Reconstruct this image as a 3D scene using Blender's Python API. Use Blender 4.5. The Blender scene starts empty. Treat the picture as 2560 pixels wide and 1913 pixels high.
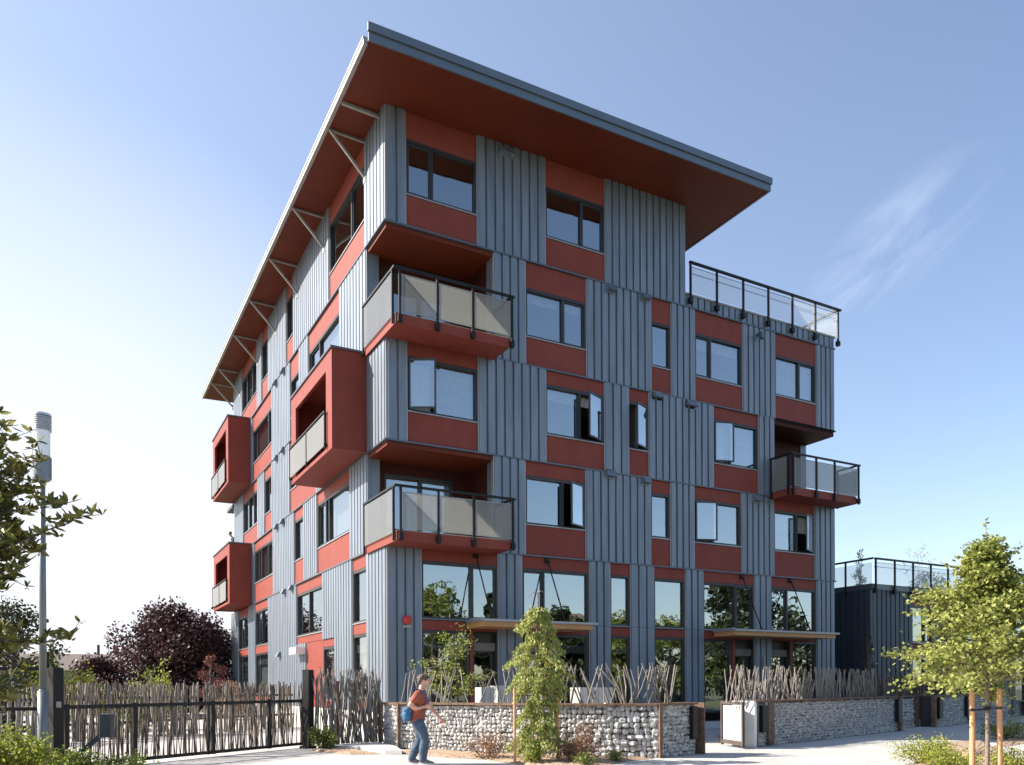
import bpy, math, random
from mathutils import Vector, Matrix
random.seed(7)
sc = bpy.context.scene
col = sc.collection
PI = math.pi
R = random.random
U = random.uniform

# ------------------------------------------------------------------ mesh helpers
class MB:
    def __init__(s):
        s.v = []; s.f = []; s.m = []
    def add(s, vs, fs, mi=0):
        o = len(s.v); s.v += [tuple(p) for p in vs]
        for f in fs:
            s.f.append(tuple(i + o for i in f)); s.m.append(mi)
        return s
    def quad(s, a, b, c, d, mi=0): return s.add([a, b, c, d], [(0, 1, 2, 3)], mi)
    def hexa(s, p, mi=0):   # p: 8 points, bottom 0-3, top 4-7
        return s.add(p, [(3, 2, 1, 0), (4, 5, 6, 7), (0, 1, 5, 4), (1, 2, 6, 5), (2, 3, 7, 6), (3, 0, 4, 7)], mi)
    def box(s, x0, x1, y0, y1, z0, z1, mi=0):
        return s.hexa([(x0, y0, z0), (x1, y0, z0), (x1, y1, z0), (x0, y1, z0), (x0, y0, z1), (x1, y0, z1), (x1, y1, z1), (x0, y1, z1)], mi)
    def bar(s, p, q, w, h=None, mi=0, up=(0, 0, 1)):
        h = h or w
        p = Vector(p); q = Vector(q); d = (q - p).normalized(); u = Vector(up)
        if abs(d.dot(u)) > .98: u = Vector((0, 1, 0)) if abs(d.y) < .9 else Vector((1, 0, 0))
        a = d.cross(u).normalized(); b = a.cross(d).normalized()
        a *= w / 2; b *= h / 2
        return s.hexa([p - a - b, p + a - b, p + a + b, p - a + b, q - a - b, q + a - b, q + a + b, q - a + b], mi)
    def tube(s, pts, rs, n=6, mi=0, cap=True):
        pts = [Vector(p) for p in pts]
        if not hasattr(rs, '__len__'): rs = [rs] * len(pts)
        o = len(s.v)
        for i, p in enumerate(pts):
            d = (pts[min(i + 1, len(pts) - 1)] - pts[max(i - 1, 0)])
            if d.length < 1e-9: d = Vector((0, 0, 1))
            d.normalize()
            u = Vector((0, 0, 1)) if abs(d.z) < .9 else Vector((1, 0, 0))
            a = d.cross(u).normalized(); b = a.cross(d).normalized()
            for k in range(n):
                t = 2 * PI * k / n
                s.v.append(tuple(p + (a * math.cos(t) + b * math.sin(t)) * rs[i]))
        for i in range(len(pts) - 1):
            for k in range(n):
                s.f.append((o + i * n + k, o + i * n + (k + 1) % n, o + (i + 1) * n + (k + 1) % n, o + (i + 1) * n + k)); s.m.append(mi)
        if cap:
            s.f.append(tuple(o + k for k in range(n))[::-1]); s.m.append(mi)
            s.f.append(tuple(o + (len(pts) - 1) * n + k for k in range(n))); s.m.append(mi)
        return s
    def prism(s, poly, z0, z1, mi=0):
        n = len(poly)
        vs = [(x, y, z0) for x, y in poly] + [(x, y, z1) for x, y in poly]
        fs = [tuple(range(n))[::-1], tuple(range(n, 2 * n))] + [(i, (i + 1) % n, n + (i + 1) % n, n + i) for i in range(n)]
        return s.add(vs, fs, mi)
    def ellip(s, c, r, n=10, m=7, mi=0, jit=0):
        o = len(s.v)
        s.v.append((c[0], c[1], c[2] - r[2]))
        for j in range(1, m):
            t = PI * j / m
            for k in range(n):
                a = 2 * PI * k / n; q = 1 + U(-jit, jit)
                s.v.append((c[0] + r[0] * math.sin(t) * math.cos(a) * q, c[1] + r[1] * math.sin(t) * math.sin(a) * q, c[2] - r[2] * math.cos(t) * q))
        s.v.append((c[0], c[1], c[2] + r[2])); top = len(s.v) - 1
        for k in range(n):
            s.f.append((o, o + 1 + (k + 1) % n, o + 1 + k)); s.m.append(mi)
            b = o + 1 + (m - 2) * n
            s.f.append((top, b + k, b + (k + 1) % n)); s.m.append(mi)
        for j in range(m - 2):
            for k in range(n):
                a = o + 1 + j * n
                s.f.append((a + k, a + (k + 1) % n, a + n + (k + 1) % n, a + n + k)); s.m.append(mi)
        return s
    def leaf(s, p, size, mi=0, up=0.3, asp=1.6, d=None):
        # one small folded leaf, random facing
        if d is None: d = Vector((U(-1, 1), U(-1, 1), U(-1, 1)))
        d = Vector(d).normalized() if Vector(d).length > 1e-6 else Vector((1, 0, 0))
        n = Vector((U(-1, 1), U(-1, 1), U(-1, 1) + up)); a = d.cross(n)
        if a.length < 1e-3: a = d.cross(Vector((0, 0, 1)) + Vector((.1, 0, 0)))
        a.normalize(); L = size * asp; w = size * .5; p = Vector(p)
        if asp > 2.4 and size > .03:
            nn = a.cross(d).normalized() * w * .35
            return s.add([p, p + d * L * .28 + a * w * .85 + nn, p + d * L * .62 + a * w * .9 + nn, p + d * L, p + d * L * .62 - a * w * .9 + nn, p + d * L * .28 - a * w * .85 + nn], [(0, 1, 2, 3), (0, 3, 4, 5)], mi)
        return s.add([p, p + d * L * .45 + a * w, p + d * L, p + d * L * .45 - a * w], [(0, 1, 2, 3)], mi)
    def build(s, name, mat, parent=None, smooth=False):
        me = bpy.data.meshes.new(name)
        off = Vector((0, 0, 0))
        if parent is not None: off = wloc(parent)
        me.from_pydata([(x - off.x, y - off.y, z - off.z) for x, y, z in s.v], [], s.f)
        mats = mat if isinstance(mat, (list, tuple)) else [mat]
        for m in mats: me.materials.append(m)
        if len(mats) > 1: me.polygons.foreach_set('material_index', s.m)
        if smooth: me.polygons.foreach_set('use_smooth', [True] * len(me.polygons))
        me.update()
        o = bpy.data.objects.new(name, me); col.objects.link(o)
        if parent is not None: o.parent = parent
        return o

def wloc(o):
    v = Vector((0, 0, 0))
    while o is not None: v = v + Vector(o.location); o = o.parent
    return v
def tag(o, label=None, cat=None, group=None, kind=None):
    if label: o['label'] = label
    if cat: o['category'] = cat
    if group: o['group'] = group
    if kind: o['kind'] = kind
    return o
def thing(name, label, cat, loc=(0, 0, 0), group=None):
    o = bpy.data.objects.new(name, None); col.objects.link(o); o.location = loc
    o.empty_display_size = .3
    return tag(o, label, cat, group)

# ------------------------------------------------------------------ materials
def nt(name):
    m = bpy.data.materials.new(name); m.use_nodes = True
    n = m.node_tree; n.nodes.clear()
    out = n.nodes.new('ShaderNodeOutputMaterial')
    return m, n, out
def L(n, a, b): n.links.new(a, b)
def mat(name, c, rough=.6, metal=0., var=.12, scale=3., bump=0., bscale=40., island=0., stretch=None, spec=.5, c2=None, coat=0.):
    m, n, out = nt(name)
    p = n.nodes.new('ShaderNodeBsdfPrincipled'); L(n, p.outputs[0], out.inputs[0])
    p.inputs['Roughness'].default_value = rough; p.inputs['Metallic'].default_value = metal
    p.inputs['Specular IOR Level'].default_value = spec; p.inputs['Coat Weight'].default_value = coat
    tc = n.nodes.new('ShaderNodeTexCoord'); mp = n.nodes.new('ShaderNodeMapping'); L(n, tc.outputs['Object'], mp.inputs[0])
    if stretch: mp.inputs['Scale'].default_value = stretch
    no = n.nodes.new('ShaderNodeTexNoise'); no.inputs['Scale'].default_value = scale; no.inputs['Detail'].default_value = 5; no.inputs['Roughness'].default_value = .6
    L(n, mp.outputs[0], no.inputs['Vector'])
    mx = n.nodes.new('ShaderNodeMix'); mx.data_type = 'RGBA'
    a = c; b = c2 if c2 else c
    mx.inputs[6].default_value = (*[x * (1 - var) for x in a], 1); mx.inputs[7].default_value = (*[min(1, x * (1 + var)) for x in b], 1)
    rp = n.nodes.new('ShaderNodeMapRange'); rp.inputs[1].default_value = .3; rp.inputs[2].default_value = .7
    L(n, no.outputs[0], rp.inputs[0]); L(n, rp.outputs[0], mx.inputs[0])
    last = mx.outputs[2]
    if island:
        g = n.nodes.new('ShaderNodeNewGeometry'); mr = n.nodes.new('ShaderNodeMapRange')
        L(n, g.outputs['Random Per Island'], mr.inputs[0]); mr.inputs[3].default_value = 1 - island; mr.inputs[4].default_value = 1 + island
        hs = n.nodes.new('ShaderNodeHueSaturation'); L(n, mr.outputs[0], hs.inputs['Value']); L(n, last, hs.inputs['Color']); last = hs.outputs[0]
    L(n, last, p.inputs['Base Color'])
    if bump:
        n2 = n.nodes.new('ShaderNodeTexNoise'); n2.inputs['Scale'].default_value = bscale; n2.inputs['Detail'].default_value = 4
        L(n, tc.outputs['Object'], n2.inputs['Vector'])
        bp = n.nodes.new('ShaderNodeBump'); bp.inputs['Strength'].default_value = bump; bp.inputs['Distance'].default_value = .02
        L(n, n2.outputs[0], bp.inputs['Height']); L(n, bp.outputs[0], p.inputs['Normal'])
    return m
def leafmat(name, c1, c2, trans=.35, rough=.5):
    m, n, out = nt(name)
    p = n.nodes.new('ShaderNodeBsdfPrincipled'); p.inputs['Roughness'].default_value = rough; p.inputs['Specular IOR Level'].default_value = .3
    t = n.nodes.new('ShaderNodeBsdfTranslucent'); ms = n.nodes.new('ShaderNodeMixShader'); ms.inputs[0].default_value = trans
    g = n.nodes.new('ShaderNodeNewGeometry'); r = n.nodes.new('ShaderNodeValToRGB')
    r.color_ramp.elements[0].color = (*c1, 1); r.color_ramp.elements[1].color = (*c2, 1)
    L(n, g.outputs['Random Per Island'], r.inputs[0]); L(n, r.outputs[0], p.inputs['Base Color']); L(n, r.outputs[0], t.inputs['Color'])
    L(n, p.outputs[0], ms.inputs[1]); L(n, t.outputs[0], ms.inputs[2]); L(n, ms.outputs[0], out.inputs[0])
    return m
def fresnel(n, ior):
    f = n.nodes.new('ShaderNodeFresnel'); g = n.nodes.new('ShaderNodeNewGeometry'); mr = n.nodes.new('ShaderNodeMapRange')
    mr.inputs[3].default_value = ior; mr.inputs[4].default_value = 1 / ior
    L(n, g.outputs['Backfacing'], mr.inputs[0]); L(n, mr.outputs[0], f.inputs[0]); return f
def glassmat(name, tint=(.55, .62, .65), ior=2.0, rough=.01, wob=.03, base=.22):
    m, n, out = nt(name)
    tr = n.nodes.new('ShaderNodeBsdfTransparent'); tr.inputs[0].default_value = (*tint, 1)
    gl = n.nodes.new('ShaderNodeBsdfGlossy'); gl.inputs['Roughness'].default_value = rough; gl.inputs[0].default_value = (.9, .97, 1, 1)
    fr = fresnel(n, ior)
    ad = n.nodes.new('ShaderNodeMath'); ad.operation = 'ADD'; ad.inputs[1].default_value = base; ad.use_clamp = True
    L(n, fr.outputs[0], ad.inputs[0])
    ms = n.nodes.new('ShaderNodeMixShader'); L(n, ad.outputs[0], ms.inputs[0]); L(n, tr.outputs[0], ms.inputs[1]); L(n, gl.outputs[0], ms.inputs[2])
    L(n, ms.outputs[0], out.inputs[0])
    if wob:
        tc = n.nodes.new('ShaderNodeTexCoord'); no = n.nodes.new('ShaderNodeTexNoise'); no.inputs['Scale'].default_value = 1.3
        L(n, tc.outputs['Object'], no.inputs['Vector'])
        bp = n.nodes.new('ShaderNodeBump'); bp.inputs['Strength'].default_value = wob; bp.inputs['Distance'].default_value = .1
        L(n, no.outputs[0], bp.inputs['Height']); L(n, bp.outputs[0], gl.inputs['Normal']); L(n, bp.outputs[0], fr.inputs['Normal'])
    return m
def frostmat(name, c=(.6, .61, .58), opac=.62):
    m, n, out = nt(name)
    df = n.nodes.new('ShaderNodeBsdfDiffuse'); tl = n.nodes.new('ShaderNodeBsdfTranslucent'); tr = n.nodes.new('ShaderNodeBsdfTransparent')
    df.inputs[0].default_value = (*c, 1); tl.inputs[0].default_value = (*c, 1)
    m1 = n.nodes.new('ShaderNodeMixShader'); m1.inputs[0].default_value = .5; L(n, df.outputs[0], m1.inputs[1]); L(n, tl.outputs[0], m1.inputs[2])
    gl = n.nodes.new('ShaderNodeBsdfGlossy'); gl.inputs['Roughness'].default_value = .08
    fr = fresnel(n, 1.3)
    m2 = n.nodes.new('ShaderNodeMixShader'); m2.inputs[0].default_value = opac; L(n, tr.outputs[0], m2.inputs[1]); L(n, m1.outputs[0], m2.inputs[2])
    m3 = n.nodes.new('ShaderNodeMixShader'); L(n, fr.outputs[0], m3.inputs[0]); L(n, m2.outputs[0], m3.inputs[1]); L(n, gl.outputs[0], m3.inputs[2])
    L(n, m3.outputs[0], out.inputs[0])
    return m
def ground_joint_mat(name, c, sx, sy, ang, mortar=.01, var=.1):
    m, n, out = nt(name)
    p = n.nodes.new('ShaderNodeBsdfPrincipled'); L(n, p.outputs[0], out.inputs[0]); p.inputs['Roughness'].default_value = .85
    tc = n.nodes.new('ShaderNodeTexCoord'); mp = n.nodes.new('ShaderNodeMapping'); mp.inputs['Rotation'].default_value = (0, 0, ang)
    L(n, tc.outputs['Object'], mp.inputs[0])
    br = n.nodes.new('ShaderNodeTexBrick'); br.offset = 0; br.inputs['Scale'].default_value = 1; br.inputs['Brick Width'].default_value = sx; br.inputs['Row Height'].default_value = sy
    br.inputs['Mortar Size'].default_value = mortar; br.inputs['Bias'].default_value = 0
    br.inputs['Color1'].default_value = (*[x * (1 - var) for x in c], 1); br.inputs['Color2'].default_value = (*c, 1); br.inputs['Mortar'].default_value = (*[x * .35 for x in c], 1)
    L(n, mp.outputs[0], br.inputs['Vector'])
    no = n.nodes.new('ShaderNodeTexNoise'); no.inputs['Scale'].default_value = 1.2; no.inputs['Detail'].default_value = 8; no.inputs['Roughness'].default_value = .7; L(n, tc.outputs['Object'], no.inputs['Vector'])
    mr = n.nodes.new('ShaderNodeMapRange'); mr.inputs[1].default_value = .3; mr.inputs[2].default_value = .7; mr.inputs[3].default_value = .78; mr.inputs[4].default_value = 1.12
    L(n, no.outputs[0], mr.inputs[0])
    hs = n.nodes.new('ShaderNodeHueSaturation'); L(n, br.outputs[0], hs.inputs['Color']); L(n, mr.outputs[0], hs.inputs['Value'])
    L(n, hs.outputs[0], p.inputs['Base Color'])
    n2 = n.nodes.new('ShaderNodeTexNoise'); n2.inputs['Scale'].default_value = 60; L(n, tc.outputs['Object'], n2.inputs['Vector'])
    bp = n.nodes.new('ShaderNodeBump'); bp.inputs['Strength'].default_value = .3; bp.inputs['Distance'].default_value = .01; L(n, n2.outputs[0], bp.inputs['Height']); L(n, bp.outputs[0], p.inputs['Normal'])
    return m

M = {}
M['clad'] = mat('cladding_steel', (.172, .204, .246), .46, .42, .2, 1.6, .06, 2.2, stretch=(3.0, 3.0, .3))
M['clad2'] = mat('cladding_dark_steel', (.06, .078, .10), .5, .5, .08, 1.1, .03, 3, stretch=(2.2, 2.2, .35))
M['trim'] = mat('trim_steel', (.33, .34, .35), .4, .5, .05)
M['ledge'] = mat('ledge_steel', (.10, .115, .135), .4, .5, .08)
M['red'] = mat('red_panel', (.20, .044, .032), .55, 0, .10, 1.3, .06, 5, spec=.2, stretch=(1.5, 1.5, .6))
M['loggiashade'] = mat('loggia_shaded_red', (.045, .010, .007), .6, 0, .1, .8, spec=.2)  # panel red darkened to near black, recess shade put into the colour
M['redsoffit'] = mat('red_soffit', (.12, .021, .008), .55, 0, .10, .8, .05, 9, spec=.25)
M['frame'] = mat('window_frame_bronze', (.028, .028, .030), .38, .2, .1)
M['sash'] = mat('sash_frame', (.05, .055, .06), .35, .3, .1)
M['glass'] = glassmat('window_glass')
M['glass3'] = glassmat('sash_glass', base=.33)
M['glass2'] = glassmat('clear_glass', (.86, .92, .94), 1.5, .01, 0, .03)
M['frost'] = frostmat('frosted_glass', (.31, .315, .295), .52)
M['frost2'] = frostmat('frosted_rail_glass', (.40, .40, .36), .6)
M['blind'] = mat('blind_fabric', (.42, .41, .38), .9, 0, .15, 5)
M['curtaind'] = mat('dark_curtain', (.10, .09, .08), .9, 0, .2, 5)
M['inner'] = mat('interior_plaster', (.16, .15, .14), .9, 0, .2, 2)
M['black'] = mat('black_steel', (.006, .0065, .0075), .5, .0, .2, spec=.3)
M['galv'] = mat('galvanised_steel', (.30, .295, .28), .5, .4, .14, 6, .05, 30)
M['fascia'] = mat('fascia_steel', (.13, .16, .19), .38, .5, .06, 1)
M['wood'] = mat('canopy_wood', (.42, .22, .085), .5, 0, .2, 4, .05, 30, stretch=(1, 8, 8))
M['conc'] = mat('wall_concrete', (.52, .51, .49), .85, 0, .12, 2, .2, 40)
M['stone'] = mat('gabion_stone', (.46, .455, .44), .85, 0, .2, 9, .45, 45, island=.3)
M['darkfill'] = mat('gabion_core', (.05, .048, .045), .95)
M['rust'] = mat('weathered_steel', (.10, .058, .036), .75, .1, .3, 7, .2, 50, c2=(.16, .095, .06))
M['stick'] = mat('weathered_stick', (.20, .18, .155), .85, 0, .25, 14, .3, 60, island=.35)
M['stickd'] = mat('brown_stick', (.10, .08, .062), .85, 0, .3, 14, .3, 60, island=.6)
M['bark'] = mat('bark', (.20, .155, .125), .9, 0, .3, 12, .5, 40)
M['barkd'] = mat('dark_bark', (.07, .055, .05), .9, 0, .3, 12, .5, 40)
M['stake'] = mat('orange_stake', (.50, .27, .13), .8, 0, .2, 12, .2, 50, stretch=(4, 4, .6))
M['strap'] = mat('black_rubber', (.02, .02, .02), .8)
M['g1'] = leafmat('street_tree_leaf', (.12, .155, .025), (.43, .45, .14), .45)
M['g2'] = leafmat('cedar_needle', (.15, .195, .035), (.46, .48, .16), .38)
M['g3'] = leafmat('magnolia_leaf', (.045, .055, .013), (.25, .24, .06), .4, .35)
M['g4'] = leafmat('plum_leaf', (.022, .010, .012), (.10, .052, .055), .25)
M['g5'] = leafmat('shrub_leaf', (.07, .11, .02), (.22, .25, .05), .3)
M['g6'] = leafmat('bright_shrub_leaf', (.12, .17, .02), (.36, .38, .06), .35)
M['g7'] = leafmat('barberry_leaf', (.17, .075, .045), (.36, .22, .12), .3)
M['g8'] = leafmat('dark_evergreen_leaf', (.012, .022, .008), (.045, .06, .02), .15)
M['g9'] = leafmat('dry_flower', (.30, .24, .16), (.5, .42, .30), .3)
M['g10'] = leafmat('red_leaf', (.07, .016, .016), (.17, .06, .045), .3)
M['mulch'] = mat('bark_mulch', (.22, .145, .10), .95, 0, .45, 22, 1., 70, c2=(.36, .26, .18))
M['soil'] = mat('dry_ground', (.12, .10, .07), .95, 0, .3, 3, .6, 30, c2=(.09, .115, .04))
M['walk'] = ground_joint_mat('pavement_concrete', (.44, .43, .405), 1.8, 1.8, math.radians(-15.8))
M['drive'] = ground_joint_mat('driveway_concrete', (.42, .41, .39), 3.2, 3.2, math.radians(-60))
M['road'] = mat('asphalt', (.052, .052, .055), .85, 0, .2, 6, .5, 90)
M['skin'] = mat('skin', (.55, .32, .23), .55, 0, .06, 20)
M['shirt'] = mat('rust_shirt', (.27, .07, .042), .9, 0, .3, 9, 1., 14)
M['jean'] = mat('blue_jeans', (.055, .085, .13), .9, 0, .35, 12, 1., 13)
M['hair'] = mat('brown_hair', (.085, .055, .038), .6, 0, .3, 30, .4, 80)
M['shoe'] = mat('grey_shoe', (.14, .135, .13), .7, 0, .2, 20)
M['sole'] = mat('white_sole', (.6, .6, .58), .7)
M['bag'] = mat('blue_bag', (.04, .13, .26), .8, 0, .25, 20)
M['dshirt'] = mat('navy_shirt', (.04, .06, .10), .85)
M['alarm'] = mat('alarm_red', (.42, .035, .025), .35)
M['white'] = mat('white_paint', (.72, .71, .68), .5, 0, .06)
M['lampgrey'] = mat('lamp_grey_paint', (.17, .19, .21), .4, .3, .08)
M['navy'] = mat('navy_box_paint', (.018, .03, .045), .45, 0, .1)
M['caplight'] = mat('lamp_louvre_paint', (.55, .57, .6), .4, .3, .05)
M['acryl'] = mat('white_acrylic', (.82, .83, .84), .25, 0, .03)
M['planter'] = mat('planter_steel', (.46, .45, .43), .5, .3, .12)
M['roofing'] = mat('roof_membrane', (.30, .30, .29), .8, 0, .1)
M['deck'] = mat('terrace_paving', (.42, .40, .36), .8, 0, .12)
M['siding'] = mat('house_siding', (.38, .35, .29), .8, 0, .06)
M['shingle'] = mat('roof_shingle', (.16, .13, .11), .9, 0, .2, 8)

def seams(m, sx, sy, w=.007, f=.55):
    n = m.node_tree; p = next(k for k in n.nodes if k.type == 'BSDF_PRINCIPLED'); src = p.inputs['Base Color'].links[0].from_socket
    tc = n.nodes.new('ShaderNodeTexCoord'); br = n.nodes.new('ShaderNodeTexBrick'); br.offset = .5
    br.inputs['Scale'].default_value = 1; br.inputs['Brick Width'].default_value = sx; br.inputs['Row Height'].default_value = sy; br.inputs['Mortar Size'].default_value = w
    br.inputs['Color1'].default_value = (1, 1, 1, 1); br.inputs['Color2'].default_value = (.84, .84, .84, 1); br.inputs['Mortar'].default_value = (f, f, f, 1)
    L(n, tc.outputs['Object'], br.inputs['Vector'])
    mx = n.nodes.new('ShaderNodeMix'); mx.data_type = 'RGBA'; mx.blend_type = 'MULTIPLY'; mx.inputs[0].default_value = 1
    L(n, src, mx.inputs[6]); L(n, br.outputs[0], mx.inputs[7]); L(n, mx.outputs[2], p.inputs['Base Color'])
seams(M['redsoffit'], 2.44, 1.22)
# ------------------------------------------------------------------ facade frames
class Face:
    def __init__(s, o, sd, n): s.o = Vector(o); s.s = Vector(sd); s.n = Vector(n)
    def P(s, a, d, z): p = s.o + s.s * a + s.n * d; return (p.x, p.y, z)
    def box(s, mb, a0, a1, d0, d1, z0, z1, mi=0):
        P = s.P
        mb.hexa([P(a0, d0, z0), P(a1, d0, z0), P(a1, d1, z0), P(a0, d1, z0), P(a0, d0, z1), P(a1, d0, z1), P(a1, d1, z1), P(a0, d1, z1)], mi)
FA = Face((0, 0, 0), (1, 0, 0), (0, -1, 0))
FB = Face((0, 0, 0), (0, 1, 0), (-1, 0, 0))

def cladding(F, a0, a1, z0, z1, root, m='clad', pitch=.295, d=0., ztop=None):
    mb = MB(); w = a1 - a0; n = max(1, round(w / pitch)); st = w / n
    pr = [(a0, d + .0)]
    for i in range(n):
        c = a0 + st * (i + .5)
        g = .026
        pr += [(c - st * .5 + g, d - .01), (c - st * .5 + g + .012, d + .05), (c + st * .5 - g - .012, d + .05), (c + st * .5 - g, d - .01)]
    pr.append((a1, d))
    zt = (lambda a: z1) if ztop is None else ztop
    for (p, e), (q, g) in zip(pr, pr[1:]):
        mb.quad(F.P(p, e, z0), F.P(q, g, z0), F.P(q, g, zt(q)), F.P(p, e, zt(p)))
    for e in (a0, a1):      # edge trims
        if abs(e) < 1e-6: continue
        s0, s1 = (e, e + .03) if e == a0 else (e - .03, e)
        F.box(mb, s0, s1, d - .12, d + .022, z0, zt(e) - .004, 1)
    return mb.build('cladding_panel', [M[m], M['trim']], root)

def red(F, a0, a1, z0, z1, root, d=0.):
    mb = MB(); F.box(mb, a0 + .012, a1 - .012, d - .05, d - .006, z0 + .008, z1 - .008)
    return mb.build('red_panel', M['red'], root)

def window(F, a0, a1, z0, z1, root, mull=(), opens=(), shade=None, d=0., sill=True, extra=()):
    """frame with panes; opens = indexes of lights whose sash stands open (index, hinge side, angle)"""
    fw = .055; dp = d - .05
    mb = MB()
    F.box(mb, a0 + .01, a1 - .01, dp - .09, d - .004, z1 - fw - .03, z1)          # head
    F.box(mb, a0 + .01, a1 - .01, dp - .09, d - .004, z0, z0 + fw)
    F.box(mb, a0 + .01, a0 + .01 + fw, dp - .088, d - .006, z0 + fw, z1 - fw - .03)
    F.box(mb, a1 - .01 - fw, a1 - .01, dp - .088, d - .006, z0 + fw, z1 - fw - .03)
    for c in mull: F.box(mb, c - .04, c + .04, dp - .086, d - .015, z0 + fw, z1 - fw - .03)
    for k in extra: F.box(mb, a0 + fw, a1 - fw, dp - .084, d - .02, k - .03, k + .03)
    if sill: F.box(mb, a0 + .005, a1 - .005, d - .03, d + .03, z0 - .035, z0 - .004, 1)
    wn = mb.build('window', [M['frame'], M['trim']], root)
    ed = [a0 + fw] + list(mull) + [a1 - fw]
    zz0, zz1 = z0 + fw, z1 - fw - .03
    od = {o[0]: o for o in opens}
    for i in range(len(ed) - 1):
        x0 = ed[i] + (.04 if i else .01); x1 = ed[i + 1] - (.04 if i < len(ed) - 2 else .01)
        if i in od:
            _, side, ang = od[i]
            w = x1 - x0; h = x0 if side == 'l' else x1; sg = 1 if side == 'l' else -1
            ca, sa = math.cos(ang), math.sin(ang)
            def Q(t, dd, z):   # t along sash from hinge
                return F.P(h + sg * (t * ca - dd * sa), dp + .05 + t * sa + dd * ca, z)
            sm = MB()
            for (t0, t1, q0, q1) in ((0, w, zz0, zz0 + .05), (0, w, zz1 - .05, zz1), (0, .05, zz0 + .05, zz1 - .05), (w - .05, w, zz0 + .05, zz1 - .05)):
                sm.hexa([Q(t0, 0, q0), Q(t1, 0, q0), Q(t1, .045, q0), Q(t0, .045, q0), Q(t0, 0, q1), Q(t1, 0, q1), Q(t1, .045, q1), Q(t0, .045, q1)], 0)
            sm.quad(Q(.05, .02, zz0 + .05), Q(w - .05, .02, zz0 + .05), Q(w - .05, .02, zz1 - .05), Q(.05, .02, zz1 - .05), 1)
            o = sm.build('sash', [M['sash'], M['glass3']], wn); o['label'] = 'casement sash standing open'
        else:
            pm = MB(); pm.quad(F.P(x0 - .03, dp - .04, zz0 - .02), F.P(x1 + .03, dp - .04, zz0 - .02), F.P(x1 + .03, dp - .04, zz1 + .02), F.P(x0 - .03, dp - .04, zz1 + .02))
            pm.build('pane', M['glass'], wn)
            if (x1 - x0) < (a1 - a0) * .45 and len(ed) > 2 and i in (0, len(ed) - 2):   # closed casement has its own inner frame
                sm = MB(); e = dp - .02
                for (s0, s1, q0, q1) in ((x0, x1, zz0, zz0 + .045), (x0, x1, zz1 - .045, zz1), (x0, x0 + .045, zz0 + .045, zz1 - .045), (x1 - .045, x1, zz0 + .045, zz1 - .045)):
                    F.box(sm, s0, s1, e - .01, e + .02, q0, q1)
                sm.build('sash', M['sash'], wn)
        if shade:
            mt, frac = shade if isinstance(shade, tuple) else (shade, 1.)
            cm = MB(); nn = max(3, int((x1 - x0) / .09)); zb = zz1 - (zz1 - zz0) * frac
            for k in range(nn):
                s0 = x0 + (x1 - x0) * k / nn; s1 = x0 + (x1 - x0) * (k + 1) / nn
                e0 = dp - .22 + (.03 if k % 2 else 0); e1 = dp - .22 + (0 if k % 2 else .03)
                cm.quad(F.P(s0, e0, zb), F.P(s1, e1, zb), F.P(s1, e1, zz1), F.P(s0, e0, zz1))
            cm.build('curtain', M[mt], wn)
    return wn

# ------------------------------------------------------------------ the apartment building
L3, L4, L5, L6 = 5.65, 8.63, 11.6, 14.87
def ztopA(a): return 18.20 + .021 * a
bld = thing('apartment_building', 'six storey corner block in ribbed blue-grey steel and red panels under an overhanging red soffit', 'building', (0, 0, 0))

def bay(F, a0, a1, zlo, zw0, zw1, zhi, **k):
    red(F, a0, a1, zlo, zw0 - .036, bld); red(F, a0, a1, zw1, zhi, bld)
    window(F, a0, a1, zw0, zw1, bld, **k)
def redTop(F, a0, a1, z0, zf):
    mb = MB(); e0, e1 = a0 + .012, a1 - .012
    P = F.P
    mb.hexa([P(e0, -.05, z0), P(e1, -.05, z0), P(e1, -.006, z0), P(e0, -.006, z0), P(e0, -.05, zf(e0)), P(e1, -.05, zf(e1)), P(e1, -.006, zf(e1)), P(e0, -.006, zf(e0))])
    mb.build('red_panel', M['red'], bld)

# --- face A, floor 6
for a0, a1 in ((0, .63), (2.9, 5.34), (7.62, 11.07)): cladding(FA, a0, a1, L6, 18.3, bld, ztop=lambda a: ztopA(a) + .03)
for a0, a1, mu, sh in ((.63, 2.9, (1.45,), None), (5.34, 7.62, (6.72,), None)):
    red(FA, a0, a1, L6, 15.79, bld); redTop(FA, a0, a1, 17.42, lambda a: ztopA(a) + .03)
    window(FA, a0, a1, 15.83, 17.42, bld, mull=mu, shade=sh)
# --- floor 5
for a0, a1 in ((3.45, 4.6), (6.86, 9.55), (10.4, 11.5), (13.76, 15.45), (17.66, 18.7)): cladding(FA, a0, a1, L5, L6, bld)
bay(FA, 4.6, 6.86, L5, 12.52, 14.04, L6, mull=(5.99,), shade=('blind', .18))
bay(FA, 9.55, 10.4, L5, 12.52, 14.04, L6)
bay(FA, 11.5, 13.76, L5, 12.52, 14.04, L6, mull=(12.25,), shade=('blind', .25))
bay(FA, 15.45, 17.66, L5, 12.52, 14.04, L6, mull=(16.76,), shade=('blind', 1.))
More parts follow.
